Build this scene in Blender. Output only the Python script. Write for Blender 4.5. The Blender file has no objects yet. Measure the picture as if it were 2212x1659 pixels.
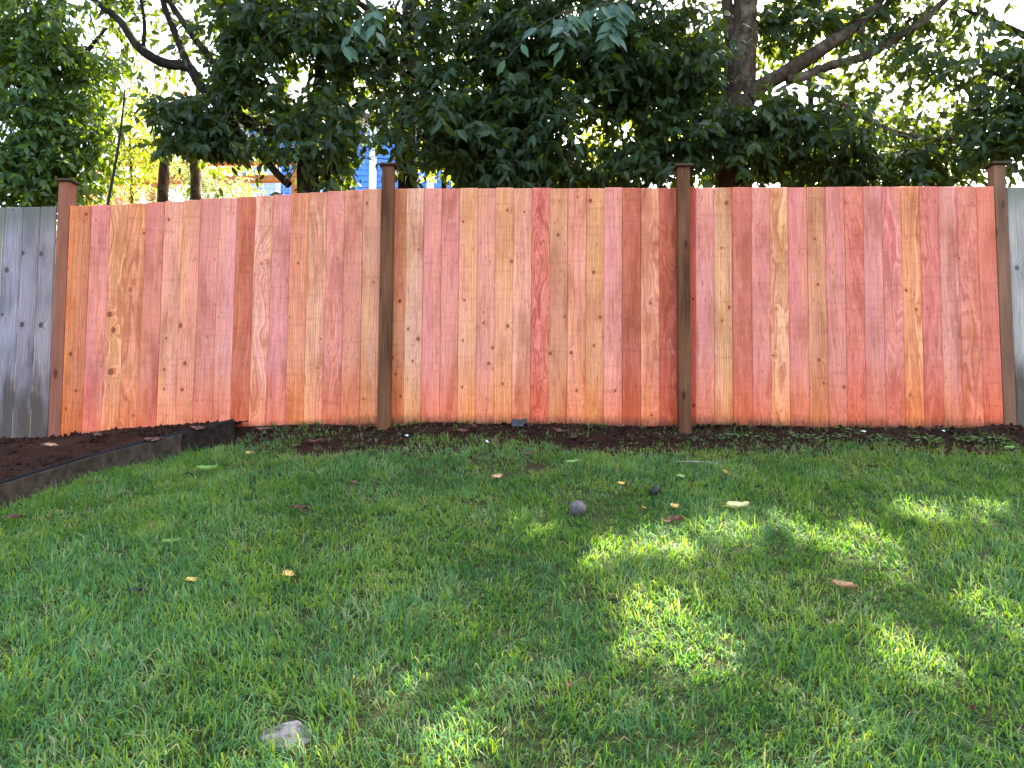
import bpy, bmesh, math, random
import numpy as np
from mathutils import Matrix, Vector

random.seed(7)
rng = np.random.default_rng(11)
SC = bpy.context.scene
COL = SC.collection
R = math.radians

# ------------------------------------------------------------------ camera
PITCH, ROLL = R(4.1), R(0.26)
cam_data = bpy.data.cameras.new('camera')
cam_data.sensor_width = 36.0
cam_data.lens = 26.0
cam_data.clip_start = 0.05
cam_data.clip_end = 2000.0
cam = bpy.data.objects.new('camera', cam_data)
COL.objects.link(cam)
CAMR = Matrix.Rotation(math.pi / 2 + PITCH, 4, 'X') @ Matrix.Rotation(ROLL, 4, 'Z')
cam.matrix_world = CAMR
SC.camera = cam

# ------------------------------------------------------------------ light
SUN_EL, SUN_AZ = R(52), R(30)           # azimuth measured from +Y towards +X
SUN = Vector((math.sin(SUN_AZ) * math.cos(SUN_EL), math.cos(SUN_AZ) * math.cos(SUN_EL), math.sin(SUN_EL)))
world = bpy.data.worlds.new('World')
SC.world = world
world.use_nodes = True
wn = world.node_tree.nodes
wl = world.node_tree.links
wn.clear()
wo = wn.new('ShaderNodeOutputWorld')
wb = wn.new('ShaderNodeBackground')
sky = wn.new('ShaderNodeTexSky')
sky.sky_type = 'NISHITA'
sky.sun_disc = False
sky.sun_elevation = SUN_EL
sky.sun_rotation = SUN_AZ
sky.air_density = 0.9
sky.dust_density = 4.0
sky.ozone_density = 0.6
wb.inputs['Strength'].default_value = 0.15
wl.new(sky.outputs[0], wb.inputs['Color'])
wl.new(wb.outputs[0], wo.inputs['Surface'])

sd = bpy.data.lights.new('sun', 'SUN')
sd.energy = 5.0
sd.angle = R(0.55)
sd.color = (1.0, 0.93, 0.80)
sun = bpy.data.objects.new('sun', sd)
sun.rotation_euler = SUN.to_track_quat('Z', 'Y').to_euler()
COL.objects.link(sun)

SC.view_settings.view_transform = 'Standard'
SC.view_settings.look = 'None'
SC.view_settings.gamma = 1.0
SC.view_settings.exposure = 3.35
SC.render.engine = 'CYCLES'
SC.cycles.max_bounces = 8
SC.cycles.transparent_max_bounces = 8
SC.cycles.use_denoising = True

# ------------------------------------------------------------------ survey helpers
W, H = 2212.0, 1659.0
F = 26.0 / 36.0 * W
FY, FS = 5.68, -0.035                    # fence plane: y = FY + FS * x


def ray(px, py):
    v = Vector(((px - W / 2) / F, (H / 2 - py) / F, -1.0))
    return (CAMR.to_3x3() @ v)


def at(px, py, y):
    d = ray(px, py)
    return d * (y / d.y)


def on_fence(px, py, off=0.0):
    d = ray(px, py)
    s = (FY + off) / (d.y - FS * d.x)
    return d * s


def fence_y(x):
    return FY + FS * x


def hash2(ix, iy, seed):
    n = (ix * 374761393 + iy * 668265263 + seed * 974711) & 0x7fffffff
    n = ((n ^ (n >> 13)) * 1274126177) & 0x7fffffff
    return ((n ^ (n >> 16)) & 0xffff) / 65535.0


def vnoise(x, y, seed=0):
    x = np.asarray(x, float); y = np.asarray(y, float)
    ix = np.floor(x).astype(np.int64); iy = np.floor(y).astype(np.int64)
    fx = x - ix; fy = y - iy
    fx = fx * fx * (3 - 2 * fx); fy = fy * fy * (3 - 2 * fy)
    a = hash2(ix, iy, seed); b = hash2(ix + 1, iy, seed)
    c = hash2(ix, iy + 1, seed); d = hash2(ix + 1, iy + 1, seed)
    return (a * (1 - fx) + b * fx) * (1 - fy) + (c * (1 - fx) + d * fx) * fy


def fbm(x, y, seed=0, o=3):
    t = 0; a = 0.5; n = 0
    for k in range(o):
        t = t + a * vnoise(x * 2 ** k, y * 2 ** k, seed + k); n += a; a *= 0.5
    return t / n


def sstep(a, b, x):
    t = np.clip((np.asarray(x, float) - a) / (b - a), 0, 1)
    return t * t * (3 - 2 * t)


def ground_z(x, y):
    x = np.asarray(x, float); y = np.asarray(y, float)
    lawn = -1.5 + 0.286 * y
    back = 0.10 + 0.40 * np.clip(y - 6.2, 0, 14.0)
    fy = 5.68 - 0.035 * x
    z = np.where(y < fy - 0.02, np.minimum(lawn, 0.1016), np.maximum(0.1016, back))
    # the lawn dips slightly before the fence; loose soil is banked unevenly against the boards
    bank = sstep(fy - 0.13, fy - 0.03, y) * (0.45 + 0.75 * fbm(x * 1.7, x * 0 + 3.0, 17, 3))
    z = z - 0.062 * sstep(4.4, 5.3, y) * np.clip(1 - bank, 0, 1) * (y < fy + 0.2)
    z = np.where(y < 0, -1.5 + 0.12 * np.clip(y, -9, 0), z)
    z = z - 0.12 * sstep(-1.6, -3.6, x) * sstep(2.5, 5.0, y) * sstep(9, 7, y)
    near = sstep(9, 6, np.abs(x)) * sstep(-2, 1, y) * sstep(6.4, 5.7, y)
    z = z + near * (0.05 * (fbm(x * 0.9, y * 0.9, 3) - 0.5) + 0.022 * (fbm(x * 3.5, y * 3.5, 9) - 0.5))
    return z


def ground_hit(px, py):
    d = ray(px, py)
    t = 1.5 / (0.286 * d.y - d.z) if (0.286 * d.y - d.z) > 0.01 else 5.5
    for _ in range(8):
        p = d * t
        gz = float(ground_z(p.x, p.y))
        t += (gz - p.z) / (d.z - 0.286 * d.y)
        t = min(max(t, 0.5), 5.62 / d.y)
    return d * t


# ------------------------------------------------------------------ object helpers
def tag(o, label=None, cat=None, group=None, kind=None):
    if label: o['label'] = label
    if cat: o['category'] = cat
    if group: o['group'] = group
    if kind: o['kind'] = kind
    return o


def empty(name, loc):
    o = bpy.data.objects.new(name, None)
    o.empty_display_size = 0.2
    o.location = loc
    COL.objects.link(o)
    return o


def link(name, me, parent=None, loc=None):
    o = bpy.data.objects.new(name, me)
    COL.objects.link(o)
    if parent is not None:
        o.parent = parent
    if loc is not None:
        o.location = loc
    return o


def np_mesh(name, verts, faces, mat, smooth=False, attrs=None):
    """faces: list of int arrays, each (n, k)"""
    me = bpy.data.meshes.new(name)
    verts = np.ascontiguousarray(verts, np.float32)
    me.vertices.add(len(verts))
    me.vertices.foreach_set('co', verts.ravel())
    loops = np.concatenate([f.ravel() for f in faces]).astype(np.int32)
    sizes = np.concatenate([np.full(len(f), f.shape[1]) for f in faces])
    starts = np.concatenate([[0], np.cumsum(sizes)[:-1]]).astype(np.int32)
    me.loops.add(len(loops))
    me.loops.foreach_set('vertex_index', loops)
    me.polygons.add(len(sizes))
    me.polygons.foreach_set('loop_start', starts)
    if smooth:
        me.polygons.foreach_set('use_smooth', np.ones(len(sizes), bool))
    for k, v in (attrs or {}).items():
        a = me.attributes.new(k, 'FLOAT', 'POINT')
        a.data.foreach_set('value', np.ascontiguousarray(v, np.float32))
    me.update(calc_edges=True)
    me.validate()
    if mat: me.materials.append(mat)
    return me


def bm_mesh(name, bm, mat, smooth=False):
    me = bpy.data.meshes.new(name)
    bm.normal_update()
    bm.to_mesh(me); bm.free()
    if smooth:
        for p in me.polygons: p.use_smooth = True
    me.materials.append(mat)
    return me


def prism(bm, pts_bottom, pts_top):
    """8-corner solid from four lower and four upper points (same winding)."""
    vb = [bm.verts.new(p) for p in pts_bottom]
    vt = [bm.verts.new(p) for p in pts_top]
    n = len(vb)
    bm.faces.new(list(reversed(vb)))
    bm.faces.new(vt)
    for i in range(n):
        bm.faces.new((vb[i], vb[(i + 1) % n], vt[(i + 1) % n], vt[i]))


def box(bm, lo, hi):
    x0, y0, z0 = lo; x1, y1, z1 = hi
    prism(bm, [(x0, y0, z0), (x1, y0, z0), (x1, y1, z0), (x0, y1, z0)],
          [(x0, y0, z1), (x1, y0, z1), (x1, y1, z1), (x0, y1, z1)])


def bevel_all(bm, w, seg=1):
    bmesh.ops.bevel(bm, geom=list(bm.edges), offset=w, segments=seg, affect='EDGES', profile=0.6)


def smooth_path(pts, rad, n=5):
    P = [Vector(p) for p in pts]
    out, rr = [], []
    for i in range(len(P) - 1):
        p0 = P[max(i - 1, 0)]; p1 = P[i]; p2 = P[i + 1]; p3 = P[min(i + 2, len(P) - 1)]
        for k in range(n):
            t = k / n
            out.append(0.5 * ((2 * p1) + (p2 - p0) * t + (2 * p0 - 5 * p1 + 4 * p2 - p3) * t * t + (3 * p1 - p0 - 3 * p2 + p3) * t ** 3))
            rr.append(rad[i] * (1 - t) + rad[i + 1] * t)
    out.append(P[-1]); rr.append(rad[-1])
    return out, rr


def tube(pts, rad, sides=10, wob=0.0):
    """verts, faces of a tapered closed tube"""
    vs, fs = [], []
    up = Vector((0.3, 1, 0.1)).normalized()
    n = len(pts)
    for i, p in enumerate(pts):
        d = (pts[min(i + 1, n - 1)] - pts[max(i - 1, 0)])
        if d.length < 1e-6: d = Vector((0, 0, 1))
        d.normalize()
        a = d.cross(up); a.normalize(); b = d.cross(a)
        for k in range(sides):
            th = 2 * math.pi * k / sides
            r = rad[i] * (1 + wob * (random.random() - 0.5))
            vs.append(p + a * (math.cos(th) * r) + b * (math.sin(th) * r))
    for i in range(n - 1):
        for k in range(sides):
            k2 = (k + 1) % sides
            fs.append((i * sides + k, i * sides + k2, (i + 1) * sides + k2, (i + 1) * sides + k))
    return vs, fs, sides, n


def tube_mesh(name, pts, rad, mat, origin, sides=10, wob=0.12, n=5):
    pts, rad = smooth_path(pts, rad, n)
    vs, fs, s, m = tube(pts, rad, sides, wob)
    vs = np.array([tuple(v - origin) for v in vs])
    c0 = vs[:s].mean(0); c1 = vs[-s:].mean(0)
    nv = len(vs)
    vs = np.vstack([vs, c0, c1])
    cap = [(nv, (k + 1) % s, k) for k in range(s)] + [(nv + 1, (m - 1) * s + k, (m - 1) * s + (k + 1) % s) for k in range(s)]
    return np_mesh(name, vs, [np.array(fs), np.array(cap)], mat, True)


# ------------------------------------------------------------------ material helpers
def srgb(r, g, b):
    f = lambda c: (c / 255 / 12.92) if c <= 10 else ((c / 255 + 0.055) / 1.055) ** 2.4
    return (f(r), f(g), f(b))


class Mat:
    def __init__(s, name):
        s.m = bpy.data.materials.new(name); s.m.use_nodes = True
        s.t = s.m.node_tree; s.n = s.t.nodes; s.n.clear()
        s.out = s.n.new('ShaderNodeOutputMaterial')

    def node(s, typ, **kw):
        n = s.n.new(typ)
        for k, v in kw.items(): setattr(n, k, v)
        return n

    def put(s, sock, v):
        if v is None: return
        if hasattr(v, 'is_output'): s.t.links.new(v, sock)
        elif isinstance(v, (tuple, list)) and len(v) == 3 and sock.type == 'RGBA': sock.default_value = (*v, 1)
        else: sock.default_value = v

    def math(s, op, a, b=None, c=None, clamp=False):
        n = s.node('ShaderNodeMath', operation=op, use_clamp=clamp)
        for i, v in enumerate((a, b, c)): s.put(n.inputs[i], v)
        return n.outputs[0]

    def mix(s, f, a, b, mode='MIX'):
        n = s.node('ShaderNodeMix', data_type='RGBA', blend_type=mode)
        s.put(n.inputs[0], f); s.put(n.inputs[6], a); s.put(n.inputs[7], b)
        return n.outputs[2]

    def noise(s, vec, scale=5, detail=3, rough=0.55, dims='3D', w=None, dist=0.0):
        n = s.node('ShaderNodeTexNoise', noise_dimensions=dims)
        if dims != '1D': s.put(n.inputs['Vector'], vec)
        if w is not None: s.put(n.inputs['W'], w)
        n.inputs['Scale'].default_value = scale; n.inputs['Detail'].default_value = detail
        n.inputs['Roughness'].default_value = rough; n.inputs['Distortion'].default_value = dist
        return n.outputs[0]

    def ramp(s, f, stops):
        n = s.node('ShaderNodeValToRGB')
        e = n.color_ramp.elements
        while len(e) < len(stops): e.new(0.5)
        for i, (p, c) in enumerate(stops):
            e[i].position = p
            e[i].color = (c, c, c, 1) if not isinstance(c, tuple) else (*c, 1)
        s.put(n.inputs[0], f)
        return n.outputs[0]

    def comb(s, x, y, z):
        n = s.node('ShaderNodeCombineXYZ')
        for i, v in enumerate((x, y, z)): s.put(n.inputs[i], v)
        return n.outputs[0]

    def sep(s, v):
        n = s.node('ShaderNodeSeparateXYZ'); s.put(n.inputs[0], v)
        return n.outputs

    def objco(s):
        return s.node('ShaderNodeTexCoord').outputs['Object']

    def attr(s, name, typ='GEOMETRY'):
        return s.node('ShaderNodeAttribute', attribute_name=name, attribute_type=typ)

    def bump(s, h, strength=0.3, dist=0.01):
        n = s.node('ShaderNodeBump'); n.inputs['Strength'].default_value = strength
        n.inputs['Distance'].default_value = dist; s.put(n.inputs['Height'], h)
        return n.outputs[0]

    def principled(s, col, rough=0.7, normal=None, spec=0.3):
        n = s.node('ShaderNodeBsdfPrincipled')
        s.put(n.inputs['Base Color'], col); s.put(n.inputs['Roughness'], rough)
        n.inputs['Specular IOR Level'].default_value = spec
        if normal is not None: s.put(n.inputs['Normal'], normal)
        return n.outputs[0]

    def surf(s, sh):
        s.t.links.new(sh, s.out.inputs['Surface']); return s.m

    def mixsh(s, f, a, b):
        n = s.node('ShaderNodeMixShader'); s.put(n.inputs[0], f)
        s.t.links.new(a, n.inputs[1]); s.t.links.new(b, n.inputs[2])
        return n.outputs[0]

    def transl(s, col):
        n = s.node('ShaderNodeBsdfTranslucent'); s.put(n.inputs[0], col)
        return n.outputs[0]


def plain(name, col, rough=0.7, var=0.25, scale=12.0, bump=0.2, spec=0.3):
    m = Mat(name); co = m.objco()
    n = m.noise(co, scale, 4, 0.6)
    c = m.mix(1.0, col, m.ramp(n, [(0.25, 1 - var), (0.75, 1 + var)]), 'MULTIPLY')
    return m.surf(m.principled(c, rough, m.bump(n, bump, 0.01), spec))


def wood_material(name, new=True):
    """Board material: object colour gives the tone of each board; object properties figure
    (ring frequency, waviness, contrast) and knot1..knot4 (across, up, radius) its own grain."""
    m = Mat(name)
    x, y, z = m.sep(m.objco())
    info = m.node('ShaderNodeObjectInfo')
    seed = m.math('MULTIPLY', info.outputs['Random'], 137.0)
    tone = info.outputs['Color']
    fig = m.sep(m.attr('figure', 'OBJECT').outputs['Vector'])
    v_low = m.comb(m.math('MULTIPLY', x, 5.0), m.math('MULTIPLY', z, 1.1), seed)
    v_mid = m.comb(m.math('MULTIPLY', x, 16.0), m.math('MULTIPLY', z, 3.5), seed)
    wav = m.math('SUBTRACT', m.noise(v_low, 1.0, 2, 0.5), 0.5)
    wav2 = m.math('SUBTRACT', m.noise(v_mid, 1.0, 2, 0.5), 0.5)
    g = m.math('MULTIPLY', x, fig[0])
    g = m.math('ADD', g, m.math('MULTIPLY', wav, fig[1]))
    g = m.math('ADD', g, m.math('MULTIPLY', wav2, m.math('MULTIPLY', fig[1], 0.14)))
    kmask = None; halo = None
    for k in range(1, 5):
        kv = m.sep(m.attr('knot%d' % k, 'OBJECT').outputs['Vector'])
        dx = m.math('SUBTRACT', x, kv[0]); dz = m.math('MULTIPLY', m.math('SUBTRACT', z, kv[1]), 0.8)
        d2 = m.math('ADD', m.math('MULTIPLY', dx, dx), m.math('MULTIPLY', dz, dz))
        r2 = m.math('ADD', m.math('MULTIPLY', kv[2], kv[2]), 1e-9)
        q = m.math('DIVIDE', d2, r2)
        e1 = m.math('EXPONENT', m.math('MULTIPLY', q, -0.16))
        e2 = m.math('EXPONENT', m.math('MULTIPLY', q, -1.3))
        on = m.math('GREATER_THAN', kv[2], 0.0005)
        e1 = m.math('MULTIPLY', e1, on); e2 = m.math('MULTIPLY', e2, on)
        kmask = e2 if kmask is None else m.math('MAXIMUM', kmask, e2)
        halo = e1 if halo is None else m.math('MAXIMUM', halo, e1)
    g = m.math('ADD', g, m.math('MULTIPLY', halo, 3.2))
    ring = m.noise(None, 1.0, 2, 0.6, '1D', m.math('ADD', m.math('MULTIPLY', g, 1.6), seed))
    ring = m.ramp(ring, [(0.32, 0.0), (0.68, 1.0)])
    fib = m.noise(m.comb(m.math('MULTIPLY', x, 260.0), m.math('MULTIPLY', z, 5.0), seed), 1.0, 2, 0.5)
    blot = m.noise(m.comb(m.math('MULTIPLY', x, 7.0), m.math('MULTIPLY', z, 1.6), m.math('ADD', seed, 31.0)), 1.0, 4, 0.6)
    saw = m.noise(m.comb(m.math('MULTIPLY', x, 3.0), m.math('MULTIPLY', z, 28.0), m.math('ADD', seed, 7.0)), 1.0, 3, 0.6)
    if new:
        dark = m.mix(1.0, tone, (0.66, 0.50, 0.44), 'MULTIPLY')
        lite = m.mix(1.0, tone, (1.12, 1.18, 1.19), 'MULTIPLY')
    else:
        dark = m.mix(1.0, tone, (0.60, 0.59, 0.60), 'MULTIPLY')
        lite = m.mix(1.0, tone, (1.28, 1.29, 1.30), 'MULTIPLY')
    if new:
        hue = m.noise(m.comb(m.math('MULTIPLY', x, 14.0), m.math('MULTIPLY', z, 0.9), m.math('ADD', seed, 55.0)), 1.0, 3, 0.6)
        hmix = m.ramp(hue, [(0.34, (1.02, 0.90, 0.97)), (0.50, (1.0, 1.02, 1.02)), (0.66, (1.05, 1.06, 0.84))])
        dark = m.mix(1.0, dark, hmix, 'MULTIPLY'); lite = m.mix(1.0, lite, hmix, 'MULTIPLY')
    f = m.math('ADD', 0.58, m.math('MULTIPLY', m.math('SUBTRACT', ring, 0.5), fig[2]), clamp=True)
    col = m.mix(f, dark, lite)
    col = m.mix(1.0, col, m.ramp(fib, [(0.3, 0.82), (0.7, 1.10)]), 'MULTIPLY')
    if new:
        col = m.mix(1.0, col, m.ramp(blot, [(0.30, (0.68, 0.60, 0.54)), (0.48, (0.97, 0.96, 0.95)), (0.70, (1.14, 1.17, 1.18))]), 'MULTIPLY')
        col = m.mix(1.0, col, m.ramp(saw, [(0.28, (0.86, 0.82, 0.80)), (0.45, (1, 1, 1)), (0.8, (1.05, 1.05, 1.05))]), 'MULTIPLY')
        # brown water stains running down, and a few rough saw scuffs
        stn = m.noise(m.comb(m.math('MULTIPLY', x, 22.0), m.math('MULTIPLY', z, 2.4), m.math('ADD', seed, 91.0)), 1.0, 5, 0.7)
        col = m.mix(m.ramp(stn, [(0.52, 0.0), (0.70, 0.75)]), col, m.mix(1.0, tone, (0.62, 0.42, 0.30), 'MULTIPLY'))
        sc = m.noise(m.comb(m.math('MULTIPLY', x, 30.0), m.math('MULTIPLY', z, 11.0), m.math('ADD', seed, 17.0)), 1.0, 4, 0.65)
        col = m.mix(m.ramp(sc, [(0.58, 0.0), (0.74, 0.5)]), col, m.mix(1.0, tone, (1.10, 1.28, 1.32), 'MULTIPLY'))
        # small resin and handling marks
        spot = m.noise(m.comb(m.math('MULTIPLY', x, 60.0), m.math('MULTIPLY', z, 14.0), m.math('ADD', seed, 3.0)), 1.0, 3, 0.7)
        col = m.mix(m.ramp(spot, [(0.60, 0.0), (0.72, 0.75)]), col, m.mix(1.0, tone, (0.36, 0.20, 0.14), 'MULTIPLY'))
        # foot of the boards: more saturated orange towards the bottom, ragged upper edge
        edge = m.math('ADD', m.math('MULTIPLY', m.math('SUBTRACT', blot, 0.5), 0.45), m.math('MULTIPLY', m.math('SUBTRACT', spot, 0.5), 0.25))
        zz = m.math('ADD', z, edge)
        foot_tint = m.ramp(zz, [(0.0, 1.0), (0.55, 0.0)])
        col = m.mix(m.math('MULTIPLY', foot_tint, 0.95), col, m.mix(1.0, col, (1.12, 0.76, 0.44), 'MULTIPLY'))
        mud = m.ramp(m.math('ADD', z, m.math('MULTIPLY', m.math('SUBTRACT', spot, 0.5), 0.16)), [(0.0, 0.9), (0.09, 0.0)])
        col = m.mix(mud, col, (0.06, 0.03, 0.018))
        kcol = m.mix(m.ramp(kmask, [(0.35, 0.0), (0.75, 1.0)]), m.mix(1.0, tone, (0.26, 0.15, 0.11), 'MULTIPLY'), m.mix(1.0, tone, (0.34, 0.28, 0.27), 'MULTIPLY'))
    else:
        col = m.mix(1.0, col, m.ramp(blot, [(0.3, (0.55, 0.55, 0.56)), (0.55, (1, 1, 1)), (0.75, (1.15, 1.15, 1.17))]), 'MULTIPLY')
        zz = m.math('ADD', z, m.math('MULTIPLY', m.math('SUBTRACT', blot, 0.5), 1.3))
        foot_tint = m.ramp(zz, [(0.22, 1.0), (0.62, 0.0)])
        col = m.mix(m.math('MULTIPLY', foot_tint, 0.9), col, (0.078, 0.054, 0.036))
        top = m.ramp(m.math('ADD', z, m.math('MULTIPLY', m.math('SUBTRACT', fib, 0.5), 0.5)), [(0.80, 0.0), (1.0, 1.0)])
        zt = m.math('DIVIDE', z, 1.8)
        moss = m.ramp(m.math('ADD', zt, m.math('MULTIPLY', m.math('SUBTRACT', fib, 0.5), 0.25)), [(0.90, 0.0), (1.0, 0.7)])
        col = m.mix(moss, col, (0.10, 0.105, 0.07))
        kcol = m.mix(1.0, tone, (0.28, 0.27, 0.27), 'MULTIPLY')
    hm = m.ramp(halo, [(0.25, 0.0), (1.0, 0.6 if new else 0.75)])
    col = m.mix(m.math('MULTIPLY', hm, 0.7), col, m.mix(1.0, tone, (0.82, 0.48, 0.28) if new else (0.62, 0.62, 0.64), 'MULTIPLY'))
    col = m.mix(m.ramp(kmask, [(0.18, 0.0), (0.38, 1.0)]), col, kcol)
    hgt = m.math('ADD', m.math('MULTIPLY', ring, 0.4), m.math('MULTIPLY', fib, 0.6))
    return m.surf(m.principled(col, 0.8 if new else 0.9, m.bump(hgt, 0.3 if new else 0.5, 0.004), 0.10))


def stain_wood(name, c1, c2, rough=0.75):
    m = Mat(name); x, y, z = m.sep(m.objco())
    info = m.node('ShaderNodeObjectInfo'); seed = m.math('MULTIPLY', info.outputs['Random'], 71.0)
    low = m.noise(m.comb(m.math('MULTIPLY', x, 9.0), m.math('MULTIPLY', z, 1.5), seed), 1.0, 4, 0.6)
    g = m.noise(m.comb(m.math('MULTIPLY', m.math('ADD', x, m.math('MULTIPLY', low, 0.06)), 120.0), m.math('MULTIPLY', z, 2.2), m.math('ADD', seed, m.math('MULTIPLY', y, 60.0))), 1.0, 3, 0.6)
    f = m.math('ADD', m.math('MULTIPLY', low, 0.7), m.math('MULTIPLY', g, 0.55))
    col = m.mix(m.ramp(f, [(0.42, 0.0), (0.85, 1.0)]), c1, c2)
    kn = m.node('ShaderNodeTexVoronoi', feature='F1')
    m.put(kn.inputs['Vector'], m.comb(m.math('MULTIPLY', x, 7.0), m.math('MULTIPLY', y, 7.0), m.math('ADD', m.math('MULTIPLY', z, 3.0), seed)))
    kn.inputs['Scale'].default_value = 1.0
    col = m.mix(m.ramp(kn.outputs['Distance'], [(0.08, 0.8), (0.17, 0.0)]), col, tuple(v * 0.3 for v in c1))
    return m.surf(m.principled(col, rough, m.bump(g, 0.35, 0.004), 0.10))


def leaf_material(name, dark, lite, trans, tf=0.32, rough=0.38, spec=0.5):
    m = Mat(name)
    t = m.attr('tint').outputs['Fac']
    ax = m.attr('rib').outputs['Fac']
    col = m.mix(t, dark, lite)
    col = m.mix(m.ramp(ax, [(0.80, 0.0), (1.0, 0.55)]), col, tuple(min(1, v * 2.2) for v in lite))
    n = m.noise(m.objco(), 55, 2, 0.5)
    col = m.mix(1.0, col, m.ramp(n, [(0.3, 0.8), (0.7, 1.2)]), 'MULTIPLY')
    tc = m.mix(t, trans, tuple(min(1, v * 1.35) for v in trans))
    p = m.principled(col, rough, m.bump(n, 0.15, 0.01), spec)
    return m.surf(m.mixsh(tf, p, m.transl(tc)))


def bark_material(name, c1, c2, c3):
    m = Mat(name); co = m.objco(); x, y, z = m.sep(co)
    st = m.comb(m.math('MULTIPLY', x, 26), m.math('MULTIPLY', y, 26), m.math('MULTIPLY', z, 9))
    a = m.noise(st, 1.0, 5, 0.65); b = m.noise(co, 4.5, 4, 0.6); c = m.noise(co, 38, 3, 0.6)
    col = m.mix(m.ramp(a, [(0.35, 0.0), (0.65, 1.0)]), c1, c2)
    col = m.mix(m.ramp(b, [(0.52, 0.0), (0.66, 0.85)]), col, c3)
    col = m.mix(m.ramp(c, [(0.60, 0.0), (0.68, 0.8)]), col, tuple(v * 0.35 for v in c1))
    return m.surf(m.principled(col, 0.9, m.bump(a, 0.8, 0.02), 0.06))


WOODK = (0.94, 0.80, 0.72)
def wood_tone(r, g, b):
    k = 0.26
    c = srgb(r * (1 - k) + 227 * k, g * (1 - k) + 150 * k, b * (1 - k) + 124 * k)
    return (c[0] * WOODK[0], c[1] * WOODK[1], c[2] * WOODK[2], 1.0)


def grey_tone(r, g, b):
    c = srgb(r, g, b)
    return (c[0] * 0.98, c[1] * 0.82, c[2] * 0.62, 1.0)


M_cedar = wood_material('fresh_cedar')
M_grey = wood_material('weathered_cedar', False)
M_post_dark = stain_wood('dark_treated_post', (0.052, 0.017, 0.007), (0.195, 0.075, 0.032))
M_post_red = stain_wood('red_brown_post', (0.16, 0.048, 0.025), (0.34, 0.115, 0.064))
M_post_mid = stain_wood('brown_post', (0.11, 0.048, 0.025), (0.25, 0.115, 0.064))
M_cap = stain_wood('post_cap_wood', (0.030, 0.017, 0.011), (0.09, 0.050, 0.03))
M_trellis = stain_wood('orange_cedar', (0.42, 0.13, 0.035), (0.66, 0.26, 0.085))
M_nail = plain('dark_nail', (0.045, 0.035, 0.032), 0.5)
M_leaf = leaf_material('glossy_evergreen_leaf', (0.006, 0.017, 0.006), (0.025, 0.047, 0.013), (0.24, 0.34, 0.008), 0.16, 0.38, 0.16)
M_leaf_left = leaf_material('hedge_leaf', (0.013, 0.034, 0.010), (0.040, 0.080, 0.018), (0.28, 0.42, 0.010), 0.26, 0.40, 0.22)
M_leaf_yellow = leaf_material('yellow_green_leaf', (0.10, 0.17, 0.015), (0.28, 0.30, 0.02), (0.55, 0.60, 0.02), 0.5, 0.5, 0.3)
M_leaf_red = leaf_material('red_autumn_leaf', (0.30, 0.02, 0.02), (0.55, 0.06, 0.04), (0.8, 0.06, 0.04), 0.5, 0.5, 0.3)
M_leaf_orange = leaf_material('peach_autumn_leaf', (0.45, 0.16, 0.06), (0.62, 0.34, 0.10), (0.8, 0.42, 0.12), 0.5, 0.6, 0.2)
M_needle = leaf_material('pale_pine_needle', (0.10, 0.15, 0.07), (0.22, 0.28, 0.13), (0.35, 0.42, 0.12), 0.35, 0.55, 0.3)
M_bark = bark_material('grey_brown_bark', (0.034, 0.020, 0.012), (0.085, 0.053, 0.034), (0.17, 0.120, 0.083))
M_bark_dark = bark_material('dark_bark', (0.014, 0.010, 0.007), (0.036, 0.026, 0.019), (0.05, 0.045, 0.02))
M_twig = plain('twig_bark', (0.060, 0.042, 0.025), 0.85)


def soil_material():
    m = Mat('dark_soil'); co = m.objco()
    a = m.noise(co, 9, 5, 0.65); b = m.noise(co, 60, 4, 0.65); c = m.noise(co, 1.3, 3, 0.5)
    col = m.mix(m.ramp(a, [(0.3, 0.0), (0.7, 1.0)]), (0.012, 0.0058, 0.0034), (0.036, 0.0170, 0.0102))
    col = m.mix(m.ramp(b, [(0.62, 0.0), (0.75, 0.6)]), col, (0.06, 0.036, 0.024))
    col = m.mix(m.ramp(c, [(0.45, 0.0), (0.7, 0.5)]), col, (0.050, 0.021, 0.012))
    h = m.math('ADD', a, m.math('MULTIPLY', b, 0.6))
    return m.surf(m.principled(col, 0.95, m.bump(h, 0.9, 0.03), 0.03))


def ground_material():
    m = Mat('turf_ground'); co = m.objco()
    x, y, z = m.sep(co)
    a = m.noise(co, 7, 5, 0.65); b = m.noise(co, 70, 4, 0.6); c = m.noise(co, 0.7, 3, 0.5)
    soil = m.mix(m.ramp(a, [(0.3, 0.0), (0.7, 1.0)]), (0.013, 0.0063, 0.0037), (0.038, 0.0178, 0.0107))
    soil = m.mix(m.ramp(b, [(0.62, 0.0), (0.75, 0.5)]), soil, (0.06, 0.036, 0.024))
    turf = m.mix(m.ramp(b, [(0.3, 0.0), (0.7, 1.0)]), (0.016, 0.020, 0.007), (0.050, 0.056, 0.020))
    turf = m.mix(m.ramp(c, [(0.35, 0.0), (0.65, 0.6)]), turf, (0.050, 0.052, 0.020))
    f = m.ramp(m.math('ADD', m.math('MULTIPLY', y, 0.1), m.math('MULTIPLY', m.math('SUBTRACT', a, 0.5), 0.12)), [(0.455, 0.0), (0.50, 1.0)])
    back = m.ramp(m.math('MULTIPLY', y, 0.1), [(0.9, 0.0), (1.0, 0.8)])
    col = m.mix(f, turf, soil)
    col = m.mix(back, col, (0.10, 0.10, 0.04))
    h = m.math('ADD', a, m.math('MULTIPLY', b, 0.6))
    return m.surf(m.principled(col, 0.95, m.bump(h, 0.8, 0.03), 0.03))


M_soil = soil_material()
M_ground = ground_material()


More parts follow.
